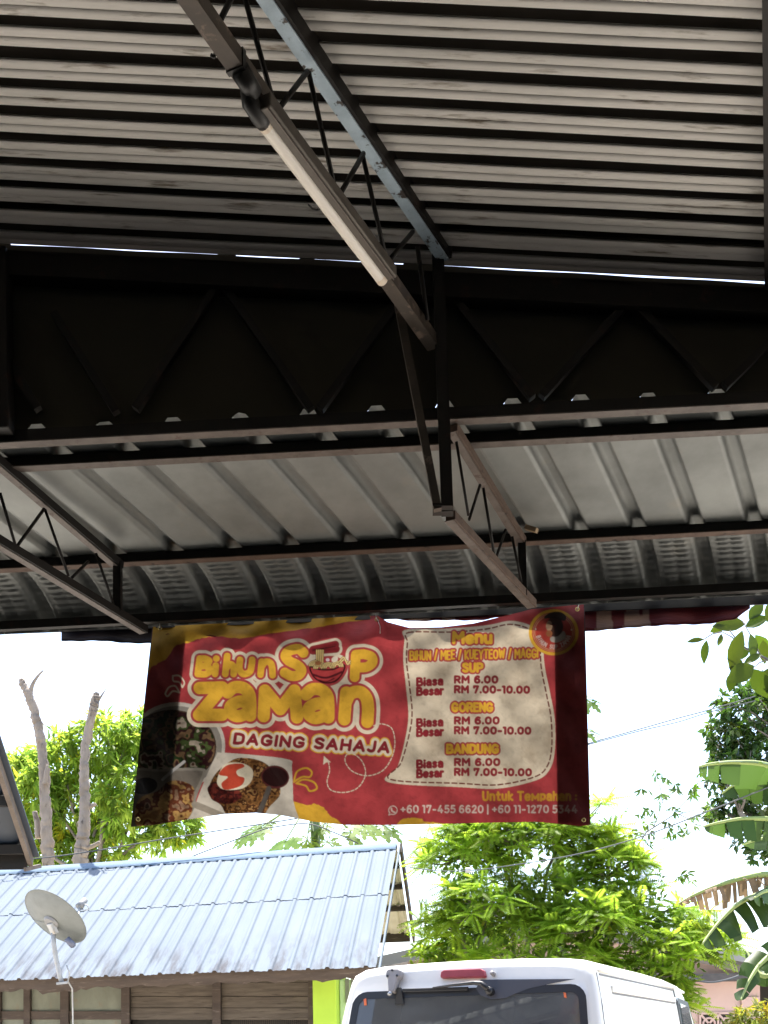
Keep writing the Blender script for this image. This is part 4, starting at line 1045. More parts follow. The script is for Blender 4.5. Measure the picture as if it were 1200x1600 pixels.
# high brake light
bl = [(690, 1527.5), (691, 1520), (696, 1517), (752, 1515), (758, 1518), (760, 1526.5), (757, 1528), (694, 1529)]
fr_ = [rear_px(x, y, .022) for x, y in bl]; bk_ = [rear_px((x - 725) * 1.03 + 725, (y - 1522) * 1.1 + 1522, .0) for x, y in bl]; k8 = len(bl)
obj('brake_light', fr_ + bk_, [tuple(range(k8))] + [(i, i + k8, (i + 1) % k8 + k8, (i + 1) % k8) for i in range(k8)], m_vred, van, bevel=.004)
# grey mirror bracket
mp_ = [(608, 1519), (612, 1516), (626, 1516), (631, 1519), (630, 1528), (626, 1532), (622, 1548), (620, 1553), (611, 1552), (610, 1532), (607, 1528)]
fr_ = [rear_px(x, y, .045) for x, y in mp_]; bk_ = [rear_px(x, y, .0) for x, y in mp_]; k8 = len(mp_)
mir = obj('mirror_bracket', fr_ + bk_, [tuple(range(k8))] + [(i, i + k8, (i + 1) % k8 + k8, (i + 1) % k8) for i in range(k8)], m_vgrey, van, bevel=.008)
for (x, y) in ((610.5, 1528), (625.5, 1527.5), (618, 1519)): MB().tube([rear_px(x, y, .046), rear_px(x, y, .050)], .007, 10).build('screw', m_vtrim, mir)
MB().tube([rear_px(615, 1552, .03), rear_px(613.5, 1557, .05)], .012, 10).build('ball_joint', m_alu, mir, smooth=True)
MB().box8([rear_px(618, 1570, .008), rear_px(632, 1570, .008), rear_px(632, 1570, .002), rear_px(618, 1570, .002), rear_px(624, 1545, .03), rear_px(629, 1545, .03), rear_px(629, 1545, .002), rear_px(624, 1545, .002)]).build('arm', m_vtrim, mir)
for pts in (((569, 1562), (573, 1560), (574, 1571), (570, 1572)), ((881, 1551), (885, 1552), (886, 1560), (882, 1559))):
    obj('sticker', [rear_px(*q, .008) for q in pts], [(0, 1, 2, 3)], m_orange, win_o)
# side details: drip rail, pillar seam, panel crease, front door with its window
def side(t, z, out=0.0):
    zs = [h[0] for h in half]; ws = [h[1] for h in half]; w = float(np.interp(z, zs, ws)); return vp(t + t_rear(z) * max(0, 1 - t / 2.4), w + out, z)
MB().tube([side(.10, 1.895, .006)] + [side(t, 1.895, .006) for t in (.5, 1, 1.5, 2.0, 2.45)] + [side(2.8, 1.87, 0)], .010, 8).build('drip_rail', m_vwhite, van, smooth=True)
m_seam = mat('panel_gap', (.05, .05, .05), None, .6); 
def strip(name, pts, w_, m, out=.003):
    mb = MB()
    for a, b in zip(pts[:-1], pts[1:]): mb.beam(side(*a, out), side(*b, out), w_, .004, tuple(vr))
    return mb.build(name, m, van)
strip('panel_gap', [(.07, 1.88), (.07, 1.7), (.07, 1.5), (.07, 1.2), (.07, .8)], .008, m_seam, -.001)
m_shade_grey = mat('grey_crease_shade', (.16, .16, .16), None, .6)  # grey strips paint the shade lines under the drip rail and crease
strip('drip_rail_shade', [(.12, 1.872), (.6, 1.872), (1.1, 1.872), (1.6, 1.872), (2.1, 1.872), (2.4, 1.872)], .010, m_shade_grey, .001)
strip('lower_crease_shade', [(.36, 1.776), (.9, 1.776), (1.4, 1.776), (1.9, 1.776), (2.34, 1.776)], .012, m_shade_grey, .001)
# pressed channel below the drip rail: a real shallow step
mb = MB()
for a, b in zip((.35, .9, 1.4, 1.9), (.9, 1.4, 1.9, 2.35)):
    mb.beam(side(a, 1.80, .004), side(b, 1.80, .004), .035, .016, tuple(vr))
mb.build('side_moulding', m_vwhite, van, smooth=False, bevel=.004)
dgap = [(2.42, 1.885), (2.43, 1.7), (2.44, 1.5), (2.45, 1.2), (2.45, .6)]
strip('door_gap', dgap, .022, m_seam, .0)
dw = [(2.52, 1.78), (2.82, 1.76), (3.02, 1.5), (3.12, 1.22), (2.52, 1.22)]
obj('door_window_frame', [side(t, z, .005) for t, z in [(2.47, 1.82), (2.86, 1.80), (3.07, 1.5), (3.18, 1.18), (2.47, 1.18)]], [(0, 1, 2, 3, 4)], m_vtrim, van)
obj('door_window', [side(t, z, .008) for t, z in dw], [(0, 1, 2, 3, 4)], m_vglass, van)
MB().box8([vp(-.07, -.8, .38), vp(-.07, .8, .38), vp(.06, .83, .38), vp(.06, -.83, .38), vp(-.07, -.8, .6), vp(-.07, .8, .6), vp(.06, .83, .6), vp(.06, -.83, .6)]).build('rear_bumper', m_vgrey, van, bevel=.03)
for sx in (-1, 1):
    MB().box8([vp(-.012, sx * .74 - .06, .72), vp(-.012, sx * .74 + .06, .72), vp(.05, sx * .74 + .06, .72), vp(.05, sx * .74 - .06, .72), vp(-.012, sx * .74 - .06, 1.02), vp(-.012, sx * .74 + .06, 1.02), vp(.05, sx * .74 + .06, 1.02), vp(.05, sx * .74 - .06, 1.02)]).build('tail_light', m_vred, van, bevel=.01)
    for t in (.85, 3.45):
        c = vp(t, sx * .74, 0); c.z = .32
        wh = MB().tube([c - vr * .10 * sx, c + vr * .09 * sx], .32, 24).build('wheel', m_tyre, van, bevel=.03)
        MB().tube([c + vr * .088 * sx, c + vr * .098 * sx], .19, 20).build('rim', m_rim, wh, bevel=.01)
    MB().tube([vp(3.2, sx * .86, 1.2), vp(3.15, sx * .98, 1.25)], .012, 8).build('mirror_arm', m_vtrim, van)
    MB().box8([vp(3.12, sx * .98 - .06, 1.2), vp(3.12, sx * .98 + .06, 1.2), vp(3.2, sx * .98 + .06, 1.2), vp(3.2, sx * .98 - .06, 1.2), vp(3.12, sx * .98 - .06, 1.45), vp(3.12, sx * .98 + .06, 1.45), vp(3.2, sx * .98 + .06, 1.45), vp(3.2, sx * .98 - .06, 1.45)]).build('door_mirror', m_vtrim, van, bevel=.03)

# ------------------------------------------------------------------ vegetation
m_bark = mat('bark_grey', (.20, .175, .145), (.13, .11, .09), .9, scale=6, bump=.4, bscale=18)
m_dead = mat('dead_trunk_bark', (.25, .205, .165), (.165, .132, .105), .9, scale=7, stretch=(1, 1, .5), c3=(.05, .038, .03), s3=9, lo3=.58, hi3=.7, bump=.5, bscale=16)
m_green_stem = mat('green_stem', (.14, .19, .06), (.10, .13, .05), .6, scale=6)
m_petiole = mat('petiole', (.22, .28, .08), None, .6)
lm_mango = leaf_mat('mango_leaf', (.12, .20, .03), .58, spec=.15, c_tr=(.32, .46, .06))
lm_lime = leaf_mat('lime_leaf', (.19, .29, .03), .6, spec=.1, c_tr=(.40, .58, .05))
lm_dark = leaf_mat('dark_leaf', (.035, .075, .018), .35, rough=.35, spec=.5)
lm_pap = leaf_mat('papaya_leaf', (.085, .15, .03), .45, spec=.15, c_tr=(.15, .24, .035))
lm_cas = leaf_mat('sapling_leaf', (.10, .175, .03), .5)
lm_broad = leaf_mat('broad_leaf', (.038, .062, .012), .5, rough=.5, spec=.2, c_tr=(.075, .115, .008))
lm_ban = leaf_mat('banana_leaf', (.026, .056, .013), .4, rough=.45, spec=.3, c_tr=(.06, .115, .016))
lm_bandead = leaf_mat('dry_banana_leaf', (.19, .13, .075), .3, rough=.8, c_tr=(.22, .15, .08))
lm_bush = leaf_mat('yellow_green_leaf', (.16, .19, .05), .45)

def unit(v): return v / (np.linalg.norm(v, axis=-1, keepdims=True) + 1e-9)
def leaf_arrays(base, dirv, nor, L, W, fold=.25, five=True):
    """base, dirv, nor: (n,3); L, W: (n,). Returns verts, tris."""
    n = len(base); d = unit(dirv); s = unit(np.cross(d, nor)); u = np.cross(s, d)
    L = np.asarray(L)[:, None]; W = np.asarray(W)[:, None]
    mid = base + d * L * .45
    if five:
        V = np.stack([base, mid + s * W / 2 + u * W * fold, base + d * L - u * L * .10, mid - s * W / 2 + u * W * fold, mid], 1)
        f = np.array([(0, 1, 4), (1, 2, 4), (4, 2, 3), (0, 4, 3)])
    else:
        V = np.stack([base, mid + s * W / 2, base + d * L, mid - s * W / 2], 1)
        f = np.array([(0, 1, 2), (0, 2, 3)])
    k = V.shape[1]
    Fc = (f[None] + (np.arange(n) * k)[:, None, None]).reshape(-1, 3)
    return V.reshape(-1, 3), Fc, k
def leaves_obj(name, base, dirv, nor, L, W, m, parent, tint, five=True, fold=.25):
    V, Fc, k = leaf_arrays(base, dirv, nor, L, W, fold, five)
    return np_mesh(name, V, Fc, m, parent, False, np.repeat(tint, k, 0))
def rand_unit(n):
    v = rng.normal(size=(n, 3)); return unit(v)
def tints(n, lo=.65, hi=1.25, yellow=.0):
    b = rng.uniform(lo, hi, n); t = np.stack([b * rng.uniform(.9, 1.12, n), b, b * rng.uniform(.8, 1.1, n)], 1)
    if yellow:
        k = rng.random(n) < yellow; t[k] *= np.array([1.9, 1.25, .7])
    return t
def limb(mb, a, b, r0, r1, bend=.12, n=6, k=8):
    a = Vector(a); b = Vector(b); L = (b - a).length; off = Vector(rng.normal(size=3)) * L * bend
    pts = []; rad = []
    for i in range(n + 1):
        t = i / n; pts.append(a.lerp(b, t) + off * math.sin(t * math.pi) + Vector(rng.normal(size=3)) * L * .012); rad.append(r0 + (r1 - r0) * t)
    mb.tube(pts, rad, k, True); return pts

def clump_tree(name, label, base, clumps, lm, leaf, n_whorl, per, droop, trunk_r, trunk_m=None, group=None, tint=(.65, 1.25), yellow=0, five=True, top_h=None, shell=.55):
    """clumps: list of (centre, radius vector)"""
    root = thing(name, label, 'tree', tuple(base), group)
    C = np.array([tuple(c) for c, r in clumps]); Rr = np.array([r for c, r in clumps], float)
    vol = Rr.prod(1) ** (2 / 3); pick = rng.choice(len(C), n_whorl, p=vol / vol.sum())
    u = rand_unit(n_whorl); rad = rng.uniform(shell, 1.02, n_whorl)[:, None]
    pos = C[pick] + u * Rr[pick] * rad
    out = unit(u * np.array([1, 1, .8]) + rng.normal(size=(n_whorl, 3)) * .35)
    B = np.repeat(pos, per, 0); O = np.repeat(out, per, 0)
    n = len(B)
    dirs = unit(O * .55 + rand_unit(n) * .9 + np.array([0, 0, -droop]))
    B = B + O * rng.uniform(-.08, .06, n)[:, None] * leaf[0] * 3
    nor = unit(np.array([0, 0, 1.0]) + rng.normal(size=(n, 3)) * .5)
    Ls = rng.uniform(.75, 1.2, n) * leaf[0]; Ws = Ls * leaf[1]
    tw = np.repeat(tints(n_whorl, *tint, yellow), per, 0) * rng.uniform(.85, 1.15, n)[:, None]
    leaves_obj('crown', B, dirs, nor, Ls, Ws, lm, root, tw, five)
    mb = MB(); zc = C[:, 2].min()
    fork = Vector((base[0], base[1], max(.6, zc - Rr[:, 2].max() * .8)))
    tm = trunk_m or m_bark
    limb(mb, base, fork, trunk_r, trunk_r * .75, .03, 6, 10)
    tr = mb.build('trunk', tm, root, smooth=True)
    mb = MB()
    for c, r in clumps:
        pts = limb(mb, fork, c, trunk_r * .5, trunk_r * .14, .1)
        for _ in range(5):
            d = Vector(rand_unit(1)[0]); limb(mb, pts[4], Vector(c) + Vector((d.x * r[0], d.y * r[1], abs(d.z) * r[2])) * .85, trunk_r * .14, trunk_r * .04, .1, 4, 5)
    mb.build('branches', tm, root, smooth=True)
    return root

# mango-like tree behind the tin roof
D1 = 18.0
cl = [(P(165, 1165, D1), (.62, .6, .52)), (P(95, 1190, D1), (.5, .5, .45)), (P(225, 1160, D1 + .2), (.55, .5, .5)), (P(60, 1240, D1), (.42, .5, .4)), (P(130, 1260, D1 + .3), (.75, .6, .6)),
      (P(215, 1250, D1 - .2), (.7, .6, .6)), (P(270, 1290, D1), (.5, .5, .4)), (P(60, 1310, D1 + .4), (.6, .5, .5)), (P(160, 1330, D1 + .4), (.9, .6, .5)), (P(35, 1200, D1 + .5), (.28, .4, .3)), (P(260, 1190, D1 + .5), (.4, .4, .4))]
b = P(150, CY, D1); b.z = 0
clump_tree('leafy_tree', 'bright green drooping-leaf tree behind the pale blue tin roof', b, cl, lm_mango, (.21, .24), 1050, 11, .55, .075, tint=(.75, 1.4), yellow=.05, shell=.45)

# two dead trunks
def dead_tree(label, pix, wpx, d, stubs):
    b = P(pix[0][0], CY, d); b.z = 0
    root = thing('dead_tree', label, 'tree', tuple(b), 'bare dead trunks behind the tin roof')
    pts = [b] + [P(x, y, d) for x, y in pix]; rr = [wpx[0] * 1.25] + list(wpx)
    fine = smooth_pts([tuple(p) for p in pts], False, 12); rad = np.interp(np.linspace(0, 1, len(fine)), np.linspace(0, 1, len(rr)), rr) * d / F / 2
    fine = fine + rng.normal(size=fine.shape) * .006
    mb = MB(); mb.tube([Vector(p) for p in fine], [r * random.uniform(.92, 1.10) for r in rad], 16)
    cen_ = [Vector(p) for p in np.repeat(fine, 16, 0)]
    for q in range(len(mb.v)):
        mb.v[q] = cen_[q] + (mb.v[q] - cen_[q]) * (1 + .10 * math.sin(q * 2.399) * random.random() + random.uniform(-.05, .05))
    mb.build('trunk', m_dead, root, smooth=True)
    for s in stubs:
        mb = MB(); q = smooth_pts([tuple(P(x, y, d + dz)) for x, y, dz in s[0]], False, 4)
        mb.tube([Vector(p) for p in q], list(np.linspace(s[1], s[2], len(q)) * d / F / 2), 8); mb.build('broken_branch', m_dead, root, smooth=True)
    return root
dead_tree('bare dead trunk with a forked broken top behind the tin roof', [(78, 1420), (76, 1350), (72, 1290), (70, 1220), (64, 1160), (56, 1120), (44, 1085), (33, 1063)], [20, 19, 17, 15.5, 14.5, 14, 13, 9], 15.6,
          [([(46, 1092, 0), (50, 1072, 0), (58, 1058, 0), (68, 1047, 0)], 9, 2), ([(60, 1310, .1), (58, 1285, .1), (54, 1268, .1)], 11, 8), ([(71, 1225, -.1), (72, 1208, -.13), (74, 1195, -.13)], 10, 3)])
dead_tree('bare dead trunk with a single blunt top behind the tin roof', [(124, 1420), (125, 1350), (130, 1310), (133, 1262), (131, 1210), (134, 1160), (143, 1120), (148, 1098), (151, 1083)], [22, 21, 20, 15.5, 14, 13, 12.5, 14.5, 8], 15.2,
          [([(135, 1325, 0), (145, 1322, 0), (156, 1316, 0)], 8, 6), ([(150, 1100, 0), (158, 1088, 0), (166, 1076, 0)], 6, 1), ([(136, 1262, 0), (146, 1258, 0), (150, 1256, 0)], 8, 5)])
b = P(18, CY, 16.0); b.z = 0
st_ = thing('dead_stump', 'short thick dead stump rising at the edge of the dark blue roof', 'stump', tuple(b))
MB().tube([b, P(18, 1400, 16), P(20, 1345, 16), P(23, 1338, 16)], [.22, .19, .17, .12], 12).build('trunk', m_dead, st_, smooth=True)

# bipinnate lime-green tree behind the van
def pinnate_tree(name, label, base, clumps, n_ros, fl, lm, fronds=(8, 12), pairs=14, filler=2500, seed_shoots=()):
    root = thing(name, label, 'tree', tuple(base))
    C = np.array([tuple(c) for c, r in clumps]); Rr = np.array([r for c, r in clumps], float)
    vol = (Rr.prod(1)) ** (2 / 3); pick = rng.choice(len(C), n_ros, p=vol / vol.sum())
    u = rand_unit(n_ros); u[:, 2] = np.abs(u[:, 2]) * 1.0 - .25; u[:, 1] = -np.abs(u[:, 1]) * .9 + .25 * rng.random(n_ros); u = unit(u)
    pos = C[pick] + u * Rr[pick] * rng.uniform(.75, 1.05, n_ros)[:, None]
    ax = unit(u * .6 + np.array([0, -.1, .9]) + rng.normal(size=u.shape) * .18)
    if len(seed_shoots):
        pos = np.vstack([pos, np.array([tuple(p) for p in seed_shoots])]); ax = np.vstack([ax, np.tile([[0, -.1, 1.]], (len(seed_shoots), 1))])
    Bs_, Ds_, Ns_, Ls_, Ws_, Ts_ = [], [], [], [], [], []
    for p, a in zip(pos, ax):
        nf_ = rng.integers(*fronds); t1 = unit(np.cross(a, rng.normal(size=3))); t2 = np.cross(a, t1)
        tone = rng.uniform(.55, 1.3); 
        if rng.random() < .10: tone = tone * np.array([1.12, 1.0, .9])
        ph0 = rng.uniform(0, 6.28)
        for k in range(nf_):
            ph = ph0 + 6.283 * k / nf_ + rng.normal() * .15; el = rng.uniform(.0, .45) if k % 4 else rng.uniform(.5, 1.0)
            d0 = (t1 * math.cos(ph) + t2 * math.sin(ph)) * math.cos(el) + a * math.sin(el)
            L = fl * rng.uniform(.7, 1.15)
            s_ = np.linspace(.12, 1, pairs)
            rach = p + d0 * (s_ * L)[:, None] - np.array([0, 0, 1.0]) * (s_ ** 2 * L * rng.uniform(.12, .36))[:, None]
            tang = unit(np.gradient(rach, axis=0)); sd = unit(np.cross(tang, np.array([0, 0, 1.]))); upv = np.cross(sd, tang)
            ll = fl * .21 * np.minimum(1, s_ / .16) ** .5 * (1 - .30 * s_ ** 12) * rng.uniform(.85, 1.15)
            for sg in (-1, 1):
                dv = unit(sd * sg * 1.0 + tang * .12 - upv * .25 - np.array([0, 0, .22]))
                Bs_.append(rach); Ds_.append(dv); Ns_.append(upv); Ls_.append(ll); Ws_.append(np.full(pairs, fl * .052))
                Ts_.append(np.ones((pairs, 3)) * tone * rng.uniform(.88, 1.12))
    leaves_obj('crown', np.concatenate(Bs_), np.concatenate(Ds_), np.concatenate(Ns_), np.concatenate(Ls_), np.concatenate(Ws_), lm, root, np.concatenate(Ts_), False)
    # inner foliage in a darker green
    pk = rng.choice(len(C), filler, p=vol / vol.sum()); uu_ = rand_unit(filler); ps = C[pk] + uu_ * Rr[pk] * rng.uniform(.2, .85, filler)[:, None]
    dr = unit(uu_ + rng.normal(size=uu_.shape) * .8 + np.array([0, 0, -.4]))
    o = leaves_obj('inner_foliage', ps, dr, rand_unit(filler), rng.uniform(.06, .15, filler), rng.uniform(.03, .06, filler), lm_cas, root, tints(filler, .6, 1.2, .04), False)
    o['kind'] = 'stuff'
    mb = MB(); fork = Vector(base) + Vector((0, 0, .7)); limb(mb, base, fork, .10, .08, .03, 4, 10); mb.build('trunk', m_bark, root, smooth=True)
    mb = MB()
    for c, r in clumps: limb(mb, fork, c, .045, .014, .1, 6, 7)
    for p, a, k in zip(pos, ax, list(pick) + [None] * len(seed_shoots)):
        c = C[k] if k is not None else C[np.argmin(((C - p) ** 2).sum(1))]
        limb(mb, c, p, .010, .005, .06, 3, 5)
    mb.build('branches', m_bark, root, smooth=True)
    return root
D4 = 13.0
cl = [(P(722, 1340, D4 + .5), (.48, .6, .42)), (P(800, 1320, D4 + .3), (.6, .6, .40)), (P(712, 1455, D4 + .6), (.42, .6, .45)), (P(760, 1430, D4), (.6, .6, .5)), (P(860, 1430, D4 + .1), (.6, .6, .5)),
      (P(950, 1370, D4 + .2), (.42, .5, .42)), (P(930, 1450, D4 - .2), (.55, .6, .45)), (P(1010, 1440, D4), (.48, .5, .42)), (P(1055, 1490, D4 - .3), (.40, .5, .36)), (P(850, 1510, D4 - .3), (.9, .5, .35)),
      (P(700, 1510, D4 + .9), (.4, .5, .3)), (P(1040, 1570, D4 - .3), (.32, .4, .3)), (P(1110, 1480, D4 - .2), (.26, .3, .25)), (P(880, 1310, D4 + .2), (.35, .4, .25)), (P(990, 1540, D4 - .4), (.5, .4, .3)), (P(925, 1335, D4 + .3), (.38, .4, .3)), (P(640 + 130, 1290, D4 + .4), (.4, .4, .25))]
b = P(850, CY, D4); b.z = 0
pinnate_tree('feather_leaf_tree', 'lime green feathery-leaved tree growing behind the white van', b, cl, 400, .30, lm_lime, filler=5200,
             seed_shoots=[P(942, 1252, D4), P(940, 1256, D4 - .1), P(955, 1292, D4), P(960, 1296, D4), P(935, 1320, D4), P(1000, 1350, D4), P(1105, 1425, D4)])

# slender sapling with hand-shaped leaf clusters
D5 = 13.9
b = P(1000, CY, D5); b.z = 0
sap = thing('slender_sapling', 'thin sapling with loose hand-shaped leaves reaching toward the banana plant', 'sapling', tuple(b))
mb = MB(); tips = []
main = [b, P(1000, 1560, D5), P(985, 1420, D5), P(985, 1340, D5), P(1010, 1300, D5), P(1050, 1275, D5), P(1100, 1262, D5)]
mb.tube(main, [.025, .02, .016, .012, .010, .007, .004], 7)
for a, bb in (((985, 1345), (985, 1300)), ((1012, 1300), (1010, 1290)), ((1020, 1295), (1035, 1250)), ((1035, 1255), (1025, 1210)), ((1035, 1250), (1060, 1232)), ((1050, 1275), (1085, 1235)), ((985, 1400), (1035, 1370)), ((1035, 1370), (1080, 1372)), ((985, 1340), (975, 1300)), ((1060, 1272), (1090, 1290)), ((985, 1345), (1010, 1335)), ((1085, 1235), (1095, 1205))):
    mb.tube([P(*a, D5), P((a[0] + bb[0]) / 2 + 2, (a[1] + bb[1]) / 2 - 1, D5 + .03), P(*bb, D5)], [.007, .005, .003], 5)
mb.build('stem', m_bark, sap, smooth=True)
spots = [(985, 1300), (1010, 1290), (1000, 1302), (1025, 1206), (1038, 1215), (1010, 1232), (1060, 1232), (1048, 1225), (1085, 1235), (1095, 1205), (1035, 1265), (1050, 1262), (1062, 1285), (1078, 1270), (1100, 1262), (1090, 1290), (1020, 1300), (1040, 1290), (975, 1322), (1010, 1335), (995, 1320), (1035, 1368), (1060, 1370), (1080, 1376), (1070, 1366), (1012, 1312), (1045, 1305), (990, 1270), (1112, 1290), (1075, 1240), (1010, 1265), (1060, 1310), (1030, 1240)]
B, Dv_, Nn, Ls, Ws, T = [], [], [], [], [], []
for (x, y) in spots:
    for c in range(2):
        p = np.array(P(x + rng.normal() * 5, y + rng.normal() * 4, D5 + rng.normal() * .12)); a = unit(np.array([rng.normal() * .5, -.4, -.5 + rng.normal() * .3])); t1 = unit(np.cross(a, rng.normal(size=3))); t2 = np.cross(a, t1); tn = tints(1, .6, 1.25)[0]
        for k in range(6):
            ph = -1.9 + 3.8 * k / 5
            B.append(p); Dv_.append(a * .6 * math.cos(ph * .5) + t1 * math.sin(ph) + np.array([0, 0, -.25])); Nn.append(t2); Ls.append(.155 * rng.uniform(.8, 1.1) * (1 - .25 * abs(ph) / 1.9)); Ws.append(.032); T.append(tn)
leaves_obj('leaves', np.array(B), np.array(Dv_), np.array(Nn), np.array(Ls), np.array(Ws), lm_cas, sap, np.array(T))['kind'] = 'stuff'

# papaya trees half hidden by the banner: every leaf its own part
def papaya(label, base_px, d, crown, targets, size):
    b = P(base_px, CY, d); b.z = 0
    root = thing('papaya_tree', label, 'tree', tuple(b), 'papaya trees behind the menu banner')
    top = P(*crown, d)
    MB().tube([b, b.lerp(top, .5) + Vector((.04, 0, 0)), top], [.11, .09, .06], 12).build('trunk', m_green_stem, root, smooth=True)
    for (x, y, sc) in targets:
        tip = P(x, y, d + rng.normal() * .25)
        pet = MB().tube([top, top.lerp(tip, .5) + Vector((0, 0, .10)), tip], [.014, .010, .007], 6).build('leaf_stalk', m_petiole, root, smooth=True)
        out = unit(np.array(tip - top) + np.array([0, -.2, 0])); fwd = unit(out * np.array([1, 1, 0]) + np.array([0, -.15, -.75])); nn_ = unit(np.array([0, -.55, .85]) + rng.normal(size=3) * .2)
        sd = unit(np.cross(fwd, nn_)); V, Fc = [], []
        tn = tints(1, .8, 1.25)[0]
        for k in range(9):
            ph = -2.5 + 5.0 * k / 8; dv = fwd * math.cos(ph) + sd * math.sin(ph); pv = np.cross(dv, nn_)
            L = size * sc * (1 - .35 * abs(ph) / 2.5) * rng.uniform(.85, 1.1); w = L * .11
            o_ = np.array(tip); dr = np.array([0, 0, -1.0])
            prof_ = [(0, .02), (.35, .10), (.45, .30), (.52, .14), (.66, .24), (.72, .10), (.85, .13), (1.0, 0)]
            i0 = len(V)
            for (a_, w_) in prof_:
                c_ = o_ + dv * L * a_ + dr * L * .22 * a_ * a_
                V += [c_ + pv * L * w_, c_ - pv * L * w_]
            for q in range(len(prof_) - 1): Fc.append((i0 + 2 * q, i0 + 2 * q + 1, i0 + 2 * q + 3, i0 + 2 * q + 2))
        np_mesh('leaf', np.array(V), np.array(Fc), lm_pap, root, False, np.tile(tn, (len(V), 1)))
    return root
papaya('papaya tree whose leaves hang below the yellow left half of the banner', 487, 15.0, (492, 1262), [(402, 1296, 1), (445, 1316, 1), (420, 1286, .8), (480, 1312, .8), (512, 1316, .8), (548, 1300, 1), (570, 1292, .9), (600, 1290, .9), (500, 1290, .7), (465, 1230, 1), (540, 1220, 1), (380, 1310, .55)], .36)
papaya('papaya tree with two leaves showing past the dark right edge of the banner', 868, 15.5, (868, 1120), [(915, 1092, .9), (912, 1140, 1), (850, 1075, 1), (830, 1120, 1), (860, 1170, 1), (900, 1165, .8), (815, 1160, .9), (880, 1080, .9), (862, 1060, .8), (845, 1100, .9), (890, 1110, .8)], .30)

# dark evergreen at the right
D6 = 19.0
cl = [(P(1170, 1120, D6), (.65, .7, .6)), (P(1250, 1100, D6), (.8, .8, .7)), (P(1160, 1210, D6), (.6, .6, .55)), (P(1230, 1230, D6 + .2), (.8, .7, .6)), (P(1140, 1270, D6 + .4), (.38, .5, .35)), (P(1200, 1310, D6), (.55, .6, .4)), (P(1300, 1300, D6), (.8, .7, .7)), (P(1130, 1160, D6 + .2), (.35, .4, .35))]
b = P(1260, CY, D6); b.z = 0
clump_tree('evergreen_tree', 'dense dark green small-leaved tree rising behind the banana plant', b, cl, lm_dark, (.15, .5), 1300, 6, .1, .16, tint=(.6, 1.7), yellow=.08, five=True, shell=.4)

# close branch with broad leaves reaching in from the right
D7 = 5.6
b = P(1420, CY, D7); b.z = 0
bt = thing('broadleaf_tree', 'broad-leaved branch with big backlit leaves reaching past the canopy end', 'tree', tuple(b))
MB().tube([b, P(1425, 1400, D7), P(1400, 1200, D7), P(1390, 1050, D7), P(1400, 900, D7)], [.07, .06, .05, .04, .02], 10).build('trunk', m_bark, bt, smooth=True)
mb = MB(); mb.tube([P(1395, 1120, D7), P(1300, 1075, D7), P(1200, 1031, D7), P(1158, 1009, D7), P(1140, 985, D7)], [.022, .012, .007, .0045, .003], 7)
for a, bb in (((1158, 1009), (1128, 987)), ((1128, 987), (1098, 1000)), ((1190, 1028), (1160, 970)), ((1200, 1031), (1175, 1045)), ((1250, 1055), (1215, 1030)), ((1175, 1045), (1150, 1052))):
    mb.tube([P(*a, D7), P((a[0] + bb[0]) / 2, (a[1] + bb[1]) / 2 - 3, D7 - .01), P(*bb, D7)], [.004, .003, .0022], 5)
mb.build('branch', m_bark, bt, smooth=True)
for (x, y, an, L, wd) in ((1100, 999, 185, 22, .34), (1104, 1000, 262, 30, .38), (1112, 985, 100, 0, 0), (1127, 990, 262, 16, .7), (1133, 978, 195, 20, .6), (1165, 975, 178, 42, .55), (1160, 985, 255, 52, .42), (1164, 980, 20, 32, .6), (1172, 990, 285, 34, .7), (1180, 992, 310, 40, .5),
                       (1198, 972, 60, 36, .6), (1150, 1025, 268, 26, .7), (1178, 1040, 212, 46, .55), (1176, 1045, 300, 42, .6), (1145, 1050, 258, 28, .5), (1190, 1022, 205, 26, .5), (1210, 1040, 250, 44, .6), (1205, 1000, 330, 40, .6), (1215, 1060, 300, 40, .6), (1240, 1030, 30, 44, .5), (1170, 968, 48, 28, .6), (1192, 1000, 278, 30, .5), (1168, 1012, 240, 18, .6)):
    if L == 0: continue
    p = np.array(P(x, y, D7 + rng.normal() * .06)); a_ = math.radians(an)
    dv = unit(np.array([math.cos(a_), rng.normal() * .25, math.sin(a_)])); nn_ = unit(np.array([rng.normal() * .4, -1.0, .35 + rng.normal() * .3]))
    Lm = L * D7 / F * 1.22; sd = unit(np.cross(dv, nn_)); up_ = np.cross(sd, dv)
    prof_ = [(0, .01), (.12, .22), (.3, .44), (.5, .5), (.7, .40), (.86, .20), (1.0, .0)]
    V, Fc = [], []
    for (s_, w_) in prof_:
        c_ = p + dv * Lm * s_ - up_ * Lm * .10 * s_ * s_
        V += [c_ + sd * Lm * wd * w_ + up_ * Lm * .10 * w_, c_, c_ - sd * Lm * wd * w_ + up_ * Lm * .10 * w_]
    for q in range(len(prof_) - 1):
        i0 = 3 * q; Fc += [(i0, i0 + 3, i0 + 4, i0 + 1), (i0 + 1, i0 + 4, i0 + 5, i0 + 2)]
    np_mesh('leaf', np.array(V), np.array(Fc), lm_broad, bt, True, np.tile(tints(1, .7, 1.2)[0], (len(V), 1)))

